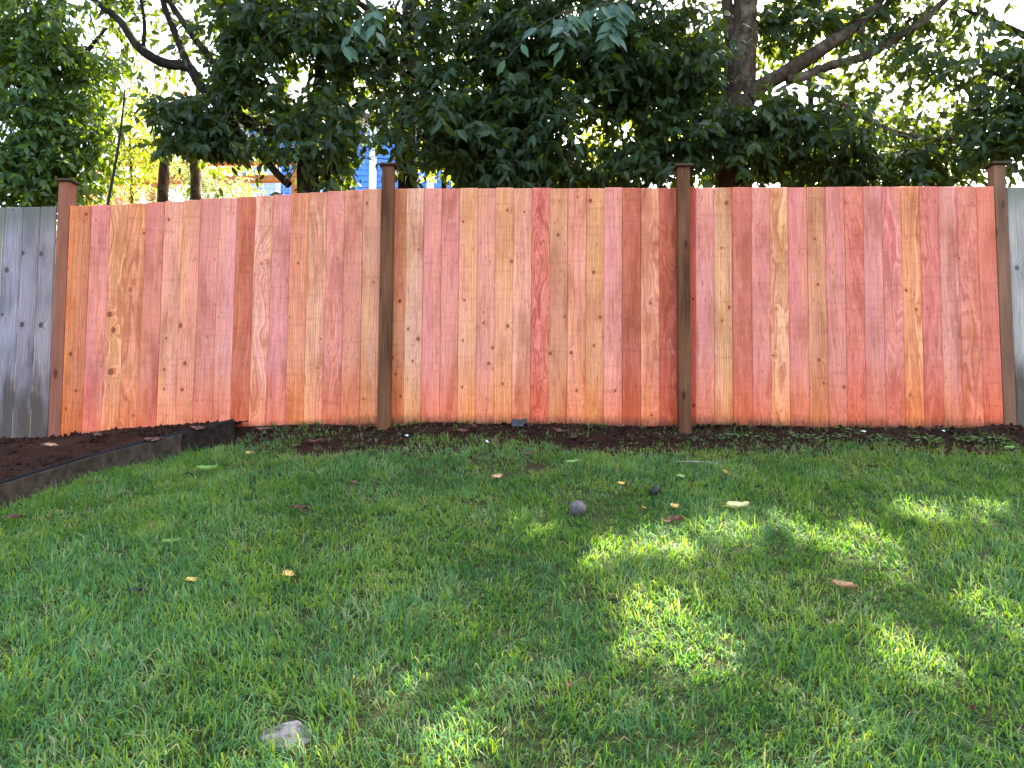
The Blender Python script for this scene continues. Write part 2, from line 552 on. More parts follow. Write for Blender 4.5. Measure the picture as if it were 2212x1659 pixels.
def grass_material():
    m = Mat('lawn_grass')
    t = m.attr('tint').outputs['Fac']; h = m.attr('along').outputs['Fac']; d = m.attr('dry').outputs['Fac']
    col = m.mix(t, (0.019, 0.064, 0.018), (0.080, 0.215, 0.074))
    col = m.mix(d, col, (0.30, 0.27, 0.14))
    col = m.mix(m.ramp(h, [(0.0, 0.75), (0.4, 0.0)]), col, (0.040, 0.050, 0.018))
    tr = m.mix(t, (0.085, 0.25, 0.012), (0.34, 0.45, 0.016))
    tr = m.mix(d, tr, (0.34, 0.33, 0.1))
    p = m.principled(col, 0.6, None, 0.13)
    return m.surf(m.mixsh(0.42, p, m.transl(tr)))


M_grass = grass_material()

# ------------------------------------------------------------------ ground
def build_ground():
    xs = np.unique(np.concatenate([np.linspace(-7, 7, 141), np.linspace(-40, 40, 41), np.linspace(-600, 600, 25)]))
    ys = np.unique(np.concatenate([np.linspace(-1, 7, 105), np.linspace(-30, 40, 71), np.linspace(-600, 600, 25)]))
    X, Y = np.meshgrid(xs, ys)
    Z = ground_z(X, Y)
    v = np.stack([X.ravel(), Y.ravel(), Z.ravel()], 1)
    nx, ny = len(xs), len(ys)
    i = np.arange(nx - 1); j = np.arange(ny - 1)
    I, J = np.meshgrid(i, j)
    a = (J * nx + I).ravel()
    f = np.stack([a, a + 1, a + nx + 1, a + nx], 1)
    o = link('ground', np_mesh('ground', v, [f], M_ground, True))
    tag(o, 'sloping lawn ground rising to the fence and the hillside behind it', 'ground', kind='structure')


build_ground()

# raised soil bed on the left, between timber edging and fence
E_PTS = [Vector((-4.6, 0.9, -1.28)), Vector((-3.55, 2.75, -0.65)), at(-60, 1063, 3.93), at(0, 1044, 4.05), at(200, 983, 4.62), at(393, 933, 5.08), at(508, 906, 5.36)]


def edge_line(s):
    s = s * (len(E_PTS) - 1); i = min(int(s), len(E_PTS) - 2); t = s - i
    return E_PTS[i].lerp(E_PTS[i + 1], t)


def edge_x(y):
    """x of the edging at depth y"""
    ys = [p.y for p in E_PTS]; xs = [p.x for p in E_PTS]
    return np.interp(y, ys, xs)


def edge_z(y):
    return np.interp(y, [p.y for p in E_PTS], [p.z for p in E_PTS])


def bed_z(x, y):
    """height of the soil in the bed"""
    ex = edge_x(y); ez = edge_z(y)
    fz = np.interp(x, [-6, -4.0, -3.4, -2.6, -2.0], [-0.10, -0.04, -0.022, 0.03, 0.12])
    k = np.clip((ex - x) / 1.4, 0, 1)
    g = sstep(4.4, 5.6, y)
    flat = -1.16 + 0.20 * y
    z = (ez - 0.025) * (1 - k) + (flat * (1 - g) + fz * g) * k
    z = z * (1 - g * 0.6 * sstep(5.2, 5.7, y)) + fz * (g * 0.6 * sstep(5.2, 5.7, y))
    return z


def build_bed():
    ns, nt = 150, 60
    v = []
    for a in range(ns):
        s = a / (ns - 1)
        p = edge_line(s)
        xl = -7.5
        for b in range(nt):
            t = b / (nt - 1)
            # sweep from the edging towards the fence
            q = Vector((p.x * (1 - t) + (p.x - 2.6) * t, p.y * (1 - t) + min(fence_y(p.x) + 0.05, p.y + 3) * t, 0))
            if s < 0.5:
                q = Vector((p.x - 3.2 * t, p.y + 0.6 * t, 0))
            else:
                k = (s - 0.5) * 2
                q = Vector((p.x - (3.2 * (1 - k) + 0.10 * k) * t, p.y + (0.6 * (1 - k) + (fence_y(p.x) + 0.03 - p.y) * k) * t, 0))
            z = float(bed_z(q.x, q.y)) + 0.035 * (float(fbm(q.x * 6, q.y * 6, 21)) - 0.5) * min(1, t * 6) + 0.02 * (float(fbm(q.x * 22, q.y * 22, 5)) - 0.5)
            v.append((q.x, q.y, z))
    i, j = np.meshgrid(np.arange(nt - 1), np.arange(ns - 1))
    a = (j * nt + i).ravel()
    f = np.stack([a, a + nt, a + nt + 1, a + 1], 1)
    o = link('soil_bed', np_mesh('soil_bed', np.array(v), [f], M_soil, True))
    tag(o, 'dark bare soil bed at the foot of the fence', 'soil bed', kind='structure')


build_bed()


def top_z(x, y):
    """visible ground height: bed or lawn"""
    if y > 0.9 and x < float(edge_x(y)) - 0.01 and y < 5.8:
        return max(float(bed_z(x, y)), float(ground_z(x, y)))
    return float(ground_z(x, y))


# ------------------------------------------------------------------ fences
Z1 = 1.8435 / 0.8848      # zoom pixels per survey pixel
def z1(x, y): return (x / Z1, y / Z1 + 350 * 0.8848)
def z2(x, y): return (x / Z1 + 850 * 0.8848, y / Z1 + 350 * 0.8848)
def z3(x, y): return (x / Z1 + 1650 * 0.8848, y / Z1 + 350 * 0.8848)


def make_board(parent, name, tl, tr, bl, br, thick, off, mat, tone, fig, knots=(), gap=0.0022, slope=0.0):
    """Board from its four front corners, given in survey pixels on the fence plane."""
    A, B, C, D = [on_fence(*p, off) for p in (bl, br, tr, tl)]
    ux = (B - A); ux.z = 0; ux.normalize()
    A += ux * gap; D += ux * gap; B -= ux * gap; C -= ux * gap
    org = (A + B) / 2
    n = Vector((-ux.y, ux.x, 0))        # away from the camera
    ang = math.atan2(ux.y, ux.x)
    rot = Matrix.Rotation(-ang, 3, 'Z')
    bm = bmesh.new()
    lo = [rot @ (p - org) for p in (A, B, B + n * thick, A + n * thick)]
    hi = [rot @ (p - org) for p in (D, C, C + n * thick, D + n * thick)]
    prism(bm, lo, hi)
    bevel_all(bm, 0.0050)
    me = bm_mesh(name, bm, mat)
    o = link(name, me, parent, org - parent.location)
    o.rotation_euler = (0, 0, ang)
    o.color = tone
    o['figure'] = [float(v) for v in fig]
    for k in range(4):
        if k < len(knots):
            kp = on_fence(knots[k][0], knots[k][1], off)
            loc = rot @ (kp - org)
            o['knot%d' % (k + 1)] = [loc.x, loc.z, knots[k][2] * 0.82]
        else:
            o['knot%d' % (k + 1)] = [0.0, 0.0, 0.0]
    return o, ux, n


def make_post(parent, pts, off, depth, mat, capw, caph, cap_mat, label=None):
    """pts: front-face corners tl,tr,bl,br in survey pixels"""
    tl, tr, bl, br = [on_fence(*p, off) for p in pts]
    org = (bl + br) / 2
    ux = br - bl; ux.z = 0; ux.normalize(); n = Vector((-ux.y, ux.x, 0))
    bl = bl - Vector((0, 0, 0.25)); br = br - Vector((0, 0, 0.25))
    bm = bmesh.new()
    prism(bm, [p - org for p in (bl, br, br + n * depth, bl + n * depth)], [p - org for p in (tl, tr, tr + n * depth, tl + n * depth)])
    bevel_all(bm, 0.004, 2)
    o = link('post', bm_mesh('post', bm, mat), parent, org - parent.location)
    if label: o['label'] = label
    c = (tl + tr) / 2 + n * (depth / 2) - org
    zt = c.z
    bm = bmesh.new()
    h = capw / 2
    q = lambda s, z: [c + ux * (s * a) + n * (s * b) + Vector((0, 0, z)) for a, b in ((-1, -1), (1, -1), (1, 1), (-1, 1))]
    prism(bm, q(h, 0.001), q(h, caph * 0.55))
    bevel_all(bm, 0.003)
    bm2 = bmesh.new()
    prism(bm2, q(h * 0.93, caph * 0.55), q(h * 0.25, caph))
    me2 = bpy.data.meshes.new('tmp'); bm2.to_mesh(me2); bm2.free(); bm.from_mesh(me2); bpy.data.meshes.remove(me2)
    k = link('post_cap', bm_mesh('post_cap', bm, cap_mat), o)
    return o


nail_spots = []


def build_new_fence():
    base = empty('cedar_fence', (0, fence_y(0), 0.09))
    tag(base, 'new pink and orange cedar board fence between four brown posts', 'fence')
    # (zoom fn, top-left x, top-right x, bottom-left x, bottom-right x, photo colour, figure, knots)
    L, Mm, Rr = z1, z2, z3
    S = (70, 5, 0.55); ST = (95, 2.5, 0.45); FL = (22, 9, 0.85); SW = (12, 15, 1.0); PL = (60, 6, 0.32)
    rows = [
        (L, 313, 336, 270, 283, (225, 135, 75), ST, []),
        (L, 336, 413, 283, 365, (200, 125, 85), S, [(388, 318, .014), (318, 948, .016), (340, 1113, .010), (296, 1195, .012)]),
        (L, 413, 496, 365, 448, (226, 142, 134), PL, [(432, 345, .006)]),
        (L, 496, 577, 448, 532, (226, 160, 120), FL, [(493, 770, .022), (510, 840, .022), (498, 1028, .026)]),
        (L, 577, 658, 532, 613, (222, 146, 106), FL, [(648, 405, .010), (586, 660, .010), (602, 1225, .010)]),
        (L, 658, 742, 613, 700, (214, 134, 120), PL, []),
        (L, 742, 825, 700, 783, (230, 168, 138), S, [(760, 343, .013), (748, 877, .011), (740, 1018, .011), (738, 1105, .010)]),
        (L, 825, 907, 783, 865, (227, 160, 130), S, [(812, 820, .020), (832, 990, .017), (820, 1108, .014)]),
        (L, 907, 990, 865, 948, (216, 142, 130), PL, []),
        (L, 990, 1070, 948, 1033, (226, 157, 152), PL, []),
        (L, 1070, 1150, 1033, 1115, (196, 108, 86), (45, 9, 0.5), []),
        (L, 1150, 1230, 1115, 1195, (230, 170, 145), FL, [(1178, 542, .010)]),
        (L, 1230, 1311, 1195, 1280, (224, 150, 146), PL, []),
        (L, 1311, 1391, 1280, 1363, (222, 148, 112), S, [(1342, 540, .009)]),
        (L, 1391, 1473, 1363, 1447, (232, 176, 142), (40, 8, 0.6), [(1430, 1010, .009), (1445, 880, .008)]),
        (L, 1473, 1554, 1447, 1530, (215, 138, 128), (14, 12, 0.7), []),
        (Mm, -14, 68, -36, 48, (216, 147, 124), PL, []),
        (Mm, 68, 150, 48, 130, (230, 172, 138), S, [(85, 270, .012), (115, 625, .008), (68, 1150, .008)]),
        (Mm, 180, 262, 162, 245, (205, 138, 96), S, [(232, 710, .015), (200, 965, .013), (215, 1040, .010), (236, 1138, .012)]),
        (Mm, 262, 343, 245, 327, (226, 182, 152), S, [(318, 478, .010), (315, 880, .018), (290, 980, .011), (270, 835, .012)]),
        (Mm, 343, 422, 327, 408, (226, 150, 142), PL, []),
        (Mm, 422, 503, 408, 490, (221, 145, 132), PL, []),
        (Mm, 503, 585, 490, 572, (231, 170, 132), S, [(518, 352, .011), (523, 706, .010), (516, 887, .009), (513, 1097, .010)]),
        (Mm, 585, 664, 572, 654, (221, 155, 131), S, [(610, 808, .011), (632, 990, .013), (650, 920, .012), (610, 760, .006)]),
        (Mm, 664, 746, 654, 735, (227, 166, 124), S, [(717, 300, .012), (736, 531, .014), (718, 822, .014), (694, 1082, .012)]),
        (Mm, 746, 828, 735, 817, (226, 162, 138), (30, 7, 0.5), [(793, 308, .009)]),
        (Mm, 828, 909, 817, 900, (214, 118, 104), SW, []),
        (Mm, 909, 991, 900, 984, (206, 147, 112), S, [(945, 412, .014), (910, 945, .014), (975, 780, .009)]),
        (Mm, 991, 1072, 984, 1065, (226, 154, 128), (34, 8, 0.6), [(1003, 942, .014), (1028, 1112, .011), (1030, 240, .007)]),
        (Mm, 1072, 1154, 1065, 1148, (218, 158, 114), S, [(1090, 258, .017), (1105, 580, .014), (1134, 782, .014), (1106, 910, .011)]),
        (Mm, 1154, 1235, 1148, 1234, (226, 152, 142), PL, [(1202, 1113, .011)]),
        (Mm, 1235, 1316, 1234, 1317, (190, 102, 80), (55, 5, 0.4), []),
        (Mm, 1316, 1400, 1317, 1403, (226, 150, 120), FL, [(1360, 718, .012), (1366, 1223, .010)]),
        (Mm, 1400, 1482, 1403, 1488, (196, 98, 80), (18, 11, 0.5), []),
        (Rr, 7, 88, 12, 90, (176, 74, 58), S, [(78, 700, .010), (80, 1180, .014)]),
        (Rr, 88, 169, 90, 175, (225, 152, 145), (40, 9, 0.35), []),
        (Rr, 169, 253, 175, 260, (220, 170, 130), S, [(228, 268, .018), (206, 470, .010), (208, 797, .010), (240, 738, .014)]),
        (Rr, 253, 337, 260, 347, (210, 122, 106), (70, 4, 0.3), [(262, 412, .006)]),
        (Rr, 337, 420, 347, 432, (220, 142, 132), (15, 12, 0.5), []),
        (Rr, 420, 504, 432, 518, (226, 166, 124), (16, 8, 0.9), [(440, 955, .010), (452, 745, .008)]),
        (Rr, 504, 587, 518, 603, (220, 140, 130), (50, 4, 0.4), []),
        (Rr, 587, 670, 603, 690, (206, 147, 110), S, [(625, 430, .010), (640, 635, .011), (644, 975, .013), (666, 1080, .010)]),
        (Rr, 670, 757, 690, 776, (216, 142, 132), (35, 7, 0.4), [(757, 1097, .013)]),
        (Rr, 757, 841, 776, 861, (216, 124, 108), (12, 14, 0.75), []),
        (Rr, 841, 925, 861, 949, (220, 147, 142), PL, []),
        (Rr, 925, 1010, 949, 1035, (218, 136, 127), (14, 13, 0.65), []),
        (Rr, 1010, 1095, 1035, 1122, (232, 158, 108), FL, [(1037, 661, .012), (1082, 748, .012), (1056, 1133, .010)]),
        (Rr, 1095, 1180, 1122, 1211, (206, 117, 106), (16, 12, 0.6), []),
        (Rr, 1180, 1265, 1211, 1299, (221, 152, 142), (26, 8, 0.5), []),
        (Rr, 1265, 1350, 1299, 1390, (216, 132, 116), (13, 13, 0.7), [(1277, 517, .006)]),
        (Rr, 1350, 1433, 1390, 1478, (216, 122, 104), PL, []),
    ]
    tops = {L: ([313, 413, 497, 577, 657, 742, 825, 907, 990, 1070, 1150, 1230, 1311, 1391, 1473, 1554], [281, 278, 275, 271, 264, 260, 256, 250, 246, 241, 237, 232, 227, 221, 216, 213]),
            Mm: ([-14, 68, 205, 343, 800, 1482], [211, 206, 203, 201, 201, 199]), Rr: ([7, 757, 1432], [198, 195, 192])}
    bots = {L: ([270, 448, 613, 700, 865, 1033, 1115, 1280, 1447, 1530], [1342, 1340, 1332, 1320, 1312, 1305, 1303, 1294, 1287, 1278]),
            Mm: ([-36, 48, 130, 245, 490, 735, 984, 1234, 1403, 1488], [1272, 1270, 1268, 1263, 1266, 1270, 1270, 1274, 1276, 1276]), Rr: ([7, 90, 260, 518, 690, 1035, 1300, 1478], [1270, 1266, 1270, 1276, 1280, 1282, 1284, 1280])}
    r = random.Random(3)
    for fn, tl, tr, bl, br, c, fig, kn in rows:
        ty = float(np.interp((tl + tr) / 2, *tops[fn])) + r.uniform(-2.0, 2.0)
        by = float(np.interp((bl + br) / 2, *bots[fn])) + r.uniform(-1.5, 2.5)
        j = 0.9 + r.uniform(-0.05, 0.06)
        kk = []
        for (kx, ky, kr) in kn:
            p = fn(kx, ky); kk.append((p[0], p[1], kr))
        off = r.uniform(-0.006, 0.006)
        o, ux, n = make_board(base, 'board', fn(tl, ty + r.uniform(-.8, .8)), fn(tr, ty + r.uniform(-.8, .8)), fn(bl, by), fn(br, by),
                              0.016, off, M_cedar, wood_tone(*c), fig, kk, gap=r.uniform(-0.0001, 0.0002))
        if tr - tl > 50:
            for ny in (268, 1150) :
                for fx in (0.2, 0.8):
                    dy = r.uniform(-8, 8)
                    t = (ny - 200) / 1080
                    xx = (tl * (1 - t) + bl * t) * (1 - fx) + (tr * (1 - t) + br * t) * fx
                    yy = ny + dy + (ty - 200) * (1 - t)
                    nail_spots.append(on_fence(*fn(xx, yy), off - 0.0006))
    # rails behind the boards, between the posts
    for z in (0.35, 1.05, 1.68):
        for x0, x1, dz in ((-3.62, -1.12, -0.06), (-1.04, 1.28, 0), (1.36, 3.55, 0)):
            bm = bmesh.new()
            y0 = fence_y(x0) + 0.021; y1 = fence_y(x1) + 0.021
            prism(bm, [(x0, y0, z + dz), (x1, y1, z), (x1, y1 + .04, z), (x0, y0 + .04, z + dz)],
                  [(x0, y0, z + dz + .085), (x1, y1, z + .085), (x1, y1 + .04, z + .085), (x0, y0 + .04, z + dz + .085)])
            bmesh.ops.translate(bm, verts=bm.verts, vec=-base.location)
            link('rail', bm_mesh('rail', bm, M_post_mid), base)
    # posts
    make_post(base, [z1(264, 172), z1(316, 172), z1(216, 1325), z1(270, 1335)], -0.004, 0.089, M_post_red, 0.135, 0.036, M_cap, 'reddish brown end post on the left with dark cap')
    make_post(base, [z2(152, 100), z2(203, 100), z2(129, 1318), z2(184, 1318)], -0.098, 0.089, M_post_dark, 0.132, 0.034, M_cap, 'dark brown post standing proud of the boards, left of centre')
    make_post(base, [z3(9, 105), z3(63, 105), z3(15, 1283), z3(69, 1283)], -0.098, 0.089, M_post_dark, 0.136, 0.034, M_cap, 'dark brown post standing proud of the boards, right of centre')
    make_post(base, [z3(1430, 96), z3(1484, 96), z3(1480, 1285), z3(1536, 1285)], -0.004, 0.089, M_post_mid, 0.140, 0.036, M_cap, 'medium brown end post on the right')
    # nail heads, joined
    vs, fs = [], []
    for p in nail_spots:
        b = len(vs)
        c = p - base.location
        for k in range(6):
            a = math.pi * k / 3
            vs.append((c.x + 0.0030 * math.cos(a), c.y - 0.0006, c.z + 0.0030 * math.sin(a)))
        for k in range(6):
            a = math.pi * k / 3
            vs.append((c.x + 0.0034 * math.cos(a), c.y + 0.003, c.z + 0.0034 * math.sin(a)))
        fs.append((b, b + 1, b + 2, b + 3)); fs.append((b, b + 3, b + 4, b + 5))
        for k in range(6):
            fs.append((b + k, b + 6 + k, b + 6 + (k + 1) % 6, b + (k + 1) % 6))
    o = link('nail_heads', np_mesh('nail_heads', np.array(vs), [np.array(fs)], M_nail), base)
    o['kind'] = 'stuff'
    return base


build_new_fence()


def build_grey_fence(side):
    r = random.Random(5 if side < 0 else 8)
    if side < 0:
        base = empty('weathered_fence', tuple(on_fence(*z1(120, 1320), 0.02)))
        tag(base, 'old weathered grey board fence left of the new boards', 'fence')
        tops = [255, 182, 105, 22]; bots = [213, 131, 49, -36]
        for k in range(16): tops.append(tops[-1] - 80); bots.append(bots[-1] - 83)
        kn = {0: [(185, 497, .020), (184, 818, .022)], 1: [(102, 494, .018), (99, 815, .022)], 2: [(30, 570, .022), (10, 770, .014), (60, 300, .010)]}
        cols = [(150, 140, 152), (140, 134, 150), (150, 147, 166)]
        for i in range(len(tops) - 1):
            c = cols[i] if i < 3 else (145 + r.randint(-10, 10),) * 3
            make_board(base, 'board', z1(tops[i + 1], 284 + i * 1.5 + r.uniform(-1, 1)), z1(tops[i], 284 + i * 1.5 + r.uniform(-1, 1)), z1(bots[i + 1], 1335 + i * 3), z1(bots[i], 1335 + i * 3),
                       0.016, 0.02 + r.uniform(-.003, .003), M_grey, grey_tone(*c), (75, 4, 0.75), [(*z1(a, b), q) for a, b, q in kn.get(i, [])], gap=0.0015)
        xs = (-7.2, -3.75)
    else:
        base = empty('weathered_fence', tuple(on_fence(*z3(1560, 1285), 0.02)))
        tag(base, 'old weathered grey board fence right of the new boards', 'fence')
        tops = [1489, 1584, 1672]; bots = [1537, 1630, 1722]
        for k in range(14): tops.append(tops[-1] + 87); bots.append(bots[-1] + 89)
        for i in range(len(tops) - 1):
            c = (172, 168, 172) if i == 0 else (160 + r.randint(-10, 10),) * 3
            make_board(base, 'board', z3(tops[i], 196 + i * 0.5), z3(tops[i + 1], 196 + i * .5), z3(bots[i], 1290), z3(bots[i + 1], 1290),
                       0.016, 0.03 + r.uniform(-.003, .003), M_grey, grey_tone(*c), (75, 4, 0.6), [(*z3(1535, 560), .02)] if i == 0 else [], gap=0.0015)
        xs = (3.75, 7.0)
    for z in (0.3, 1.55):
        bm = bmesh.new()
        x0, x1 = xs; y0 = fence_y(x0) + .06; y1 = fence_y(x1) + .06
        prism(bm, [(x0, y0, z), (x1, y1, z), (x1, y1 + .04, z), (x0, y0 + .04, z)], [(x0, y0, z + .085), (x1, y1, z + .085), (x1, y1 + .04, z + .085), (x0, y0 + .04, z + .085)])
        bmesh.ops.translate(bm, verts=bm.verts, vec=-base.location)
        link('rail', bm_mesh('rail', bm, M_post_mid), base)


build_grey_fence(-1)
build_grey_fence(1)

# ------------------------------------------------------------------ garden edging
M_edging = plain('weathered_edging', (0.042, 0.029, 0.019), 0.9, 0.6, 22, 0.5, 0.06)
M_edging_dark = plain('dark_edging', (0.018, 0.012, 0.008), 0.9, 0.6, 25, 0.5, 0.04)
M_plastic = plain('black_plastic', (0.010, 0.010, 0.011), 0.6, 0.2, 30, 0.1, 0.15)


def strip(bm, a, b, ha, hb, th, da=0.0):
    """upright board from a to b (top points), heights ha, hb, thickness th to the left/back"""
    d = (b - a); d.z = 0; d.normalize(); n = Vector((-d.y, d.x, 0))
    a = a + n * da; b = b + n * da
    za = Vector((0, 0, ha)); zb = Vector((0, 0, hb))
    prism(bm, [a - za, b - zb, b - zb + n * th, a - za + n * th], [a, b, b + n * th, a + n * th])


def build_edging():
    base = empty('garden_edging', tuple(E_PTS[4] - Vector((0, 0, 0.1))))
    tag(base, 'low weathered edging board holding back the dark soil bed', 'edging')
    O = base.location
    for (i, j, ha, hb, mat) in ((0, 1, .16, .16, M_edging), (1, 3, .16, .15, M_edging), (3, 5, .15, .15, M_edging), (5, 6, .15, .19, M_edging_dark)):
        bm = bmesh.new()
        for q in range(i, j):
            t0 = (q - i) / (j - i); t1 = (q + 1 - i) / (j - i)
            strip(bm, E_PTS[q] - O - Vector((0, 0, .012)), E_PTS[q + 1] - O - Vector((0, 0, .012 if j < 6 else 0.004)), ha * (1 - t0) + hb * t0, ha * (1 - t1) + hb * t1, .02)
        bevel_all(bm, .002)
        link('edging_board', bm_mesh('edging_board', bm, mat), base)
    bm = bmesh.new()
    for q in range(0, 6):
        strip(bm, E_PTS[q] - O + Vector((0, 0, .004)), E_PTS[q + 1] - O + Vector((0, 0, .006)), .05, .05, .006, .0215)
    link('plastic_strip', bm_mesh('plastic_strip', bm, M_plastic), base)


build_edging()

# ------------------------------------------------------------------ leaves
def leaf_template(kind):
    if kind == 'full':
        t = [0.0, 0.06, 0.28, 0.55, 0.80, 1.0]; w = [0.0, 0.0, 0.185, 0.205, 0.095, 0.0]
        st = [1, 2, 3, 4]
        v = [(0, 0, 0)]; rib = [1.0]
        for i in (2, 3, 4):
            zc = -0.20 * t[i] ** 2
            for s in (-1, 0, 1):
                v.append((t[i], s * w[i], zc + (0.045 if s else 0.0))); rib.append(0.0 if s else 1.0)
        v.append((1.0, 0, -0.20)); rib.append(1.0)
        f3 = [(0, 2, 1), (0, 3, 2), (10, 7, 8), (10, 8, 9)]
        f4 = [(1, 2, 5, 4), (2, 3, 6, 5), (4, 5, 8, 7), (5, 6, 9, 8)]
    elif kind == 'narrow':
        v = [(0, 0, 0), (0.35, -.09, -.02), (0.35, .09, -.02), (1, 0, -.15)]; rib = [0, 0, 0, 0]
        f3 = [(0, 2, 1), (1, 2, 3)]; f4 = []
    else:
        v = [(0, 0, 0), (0.42, -.21, -.02), (0.42, 0, -.06), (0.42, .21, -.02), (1, 0, -.2)]; rib = [0, 0, 0, 0, 0]
        f3 = [(0, 2, 1), (0, 3, 2), (1, 2, 4), (2, 3, 4)]; f4 = []
    return np.array(v), np.array(rib), np.array(f3, int).reshape(-1, 3), np.array(f4, int).reshape(-1, 4)


TPL = {k: leaf_template(k) for k in ('full', 'lite', 'narrow')}


def frames(axis, nrm):
    axis = axis / np.linalg.norm(axis, axis=1, keepdims=True)
    side = np.cross(nrm, axis); side /= np.linalg.norm(side, axis=1, keepdims=True) + 1e-9
    n = np.cross(axis, side)
    return axis, side, n


def leaves_mesh(name, pos, axis, nrm, length, tint, mat, kind='full'):
    v, rib, f3, f4 = TPL[kind]
    ax, sd_, n = frames(axis, nrm)
    L = length[:, None, None]
    V = pos[:, None, :] + L * (v[None, :, 0:1] * ax[:, None, :] + v[None, :, 1:2] * sd_[:, None, :] + v[None, :, 2:3] * n[:, None, :])
    N, T = len(pos), len(v)
    offs = (np.arange(N) * T)[:, None, None]
    faces = [(f3[None] + offs).reshape(-1, 3)]
    if len(f4): faces.append((f4[None] + offs).reshape(-1, 4))
    return np_mesh(name, V.reshape(-1, 3), faces, mat, kind == 'full', {'tint': np.repeat(tint, T), 'rib': np.tile(rib, N)})


# gaps cut in the crowns to place sun patches on the lawn (lawn ellipses: survey pixel centre and size)
LIGHT_SPOTS = [(1130, 1150, 34, 14), (1250, 1205, 75, 16), (1430, 1192, 55, 42), (1570, 1165, 60, 20), (1730, 1158, 62, 38), (1850, 1165, 70, 18),
               (1985, 1112, 34, 20), (2140, 1112, 50, 16), (1900, 1218, 55, 10), (1420, 1345, 90, 34), (1385, 1425, 45, 22), (1510, 1440, 75, 50),
               (1030, 1425, 50, 44), (925, 1540, 62, 60), (1965, 1450, 52, 56), (2150, 1330, 36, 44), (935, 1640, 60, 26)]
SPOTS = []
for (cx, cy, rx, ry) in LIGHT_SPOTS:
    c = ground_hit(cx, cy); ex = ground_hit(cx + rx, cy); e0 = ground_hit(cx, cy - ry); e1 = ground_hit(cx, cy + ry)
    SPOTS.append((c.x, c.y, (ex - c).length * 0.65, abs(e0.y - e1.y) / 2 * 0.65))


def sun_gap(pos, grow=1.0):
    """True where a leaf would stand between the sun and one of the lit spots"""
    s = (pos[:, 2] + 1.5 - 0.286 * pos[:, 1]) / (SUN.z - 0.286 * SUN.y)
    gx = pos[:, 0] - s * SUN.x; gy = pos[:, 1] - s * SUN.y
    hit = np.zeros(len(pos), bool)
    for cx, cy, rx, ry in SPOTS:
        hit |= ((gx - cx) / (rx * grow + 0.10)) ** 2 + ((gy - cy) / (ry * grow + 0.125)) ** 2 < 1
    return hit


def twig_leaves(centres, r, per=9, tl=0.34, ll=(0.085, 0.15), droop=0.75, facing=0.55):
    """leaves hanging alternately along short twigs; returns arrays and twig segments"""
    n = len(centres)
    d = r.normal(size=(n, 3)) * np.array([1, 0.8, 0.55]) + np.array([0, -0.25, -0.25])
    d /= np.linalg.norm(d, axis=1, keepdims=True)
    tlen = tl * r.uniform(0.6, 1.3, n)
    t = (np.arange(per) + 0.6) / per
    P = centres[:, None, :] + d[:, None, :] * (tlen[:, None] * t[None])[..., None]
    P[..., 2] -= 0.10 * (t ** 2)[None] * tlen[:, None]
    sidev = np.cross(d, np.array([0, 0, 1.0])); sidev /= np.linalg.norm(sidev, axis=1, keepdims=True) + 1e-6
    sgn = np.where(np.arange(per) % 2 == 0, 1.0, -1.0)
    A = d[:, None, :] * 0.5 + sidev[:, None, :] * sgn[None, :, None] * 0.65 + r.normal(size=(n, per, 3)) * 0.33
    A[..., 2] -= droop * r.uniform(0.3, 1.5, (n, per))
    Nn = r.normal(size=(n, per, 3)) * 0.55 + np.array([0, -facing, 0.55])
    Ln = r.uniform(ll[0], ll[1], (n, per)) * r.uniform(0.75, 1.15, (n, 1))
    # slight tone shift per twig
    tint = np.clip(r.uniform(0.1, 0.9, (n, 1)) * 0.6 + r.uniform(0, 0.4, (n, per)), 0, 1)
    return P.reshape(-1, 3), A.reshape(-1, 3), Nn.reshape(-1, 3), Ln.ravel(), tint.ravel(), (centres, centres + d * tlen[:, None] - np.array([0, 0, 1]) * (0.1 * tlen[:, None]))


def in_blob(n, c, rad, r):
    u = r.normal(size=(n, 3)); u /= np.linalg.norm(u, axis=1, keepdims=True)
    q = r.uniform(0, 1, n) ** (1 / 2.4)
    return np.asarray(c)[None] + u * q[:, None] * np.asarray(rad)[None]


def twigs_mesh(name, segs, mat, rad=0.0028):
    a, b = segs
    n = len(a)
    d = b - a
    s1 = np.cross(d, np.array([0.1, 1, 0.2])); s1 /= np.linalg.norm(s1, axis=1, keepdims=True) + 1e-9
    s2 = np.cross(d, s1); s2 /= np.linalg.norm(s2, axis=1, keepdims=True) + 1e-9
    V = np.zeros((n, 6, 3))
    for k in range(3):
        o = math.cos(k * 2.0944) * s1 + math.sin(k * 2.0944) * s2
        V[:, k] = a + o * rad * 1.5; V[:, 3 + k] = b + o * rad * 0.6
    f = np.array([(0, 1, 4, 3), (1, 2, 5, 4), (2, 0, 3, 5)])
    return np_mesh(name, V.reshape(-1, 3), [(f[None] + (np.arange(n) * 6)[:, None, None]).reshape(-1, 4)], mat, True)


LEAF_BANK = {}


def leaf_bank(mat):
    """a few single-leaf meshes of unit length, shared by the separate leaves"""
    if mat.name not in LEAF_BANK:
        out = []
        for k in range(6):
            out.append(leaves_mesh('leaf', np.zeros((1, 3)), np.array([[1.0, 0, 0]]), np.array([[0, 0, 1.0]]), np.ones(1), np.array([k / 5.0]), mat, 'full'))
        LEAF_BANK[mat.name] = out
    return LEAF_BANK[mat.name]


def pix(pos):
    Rm = np.array(CAMR.to_3x3()).T
    c = pos @ Rm.T
    return np.stack([W / 2 + F * c[:, 0] / -c[:, 2], H / 2 - F * c[:, 1] / -c[:, 2]], 1)


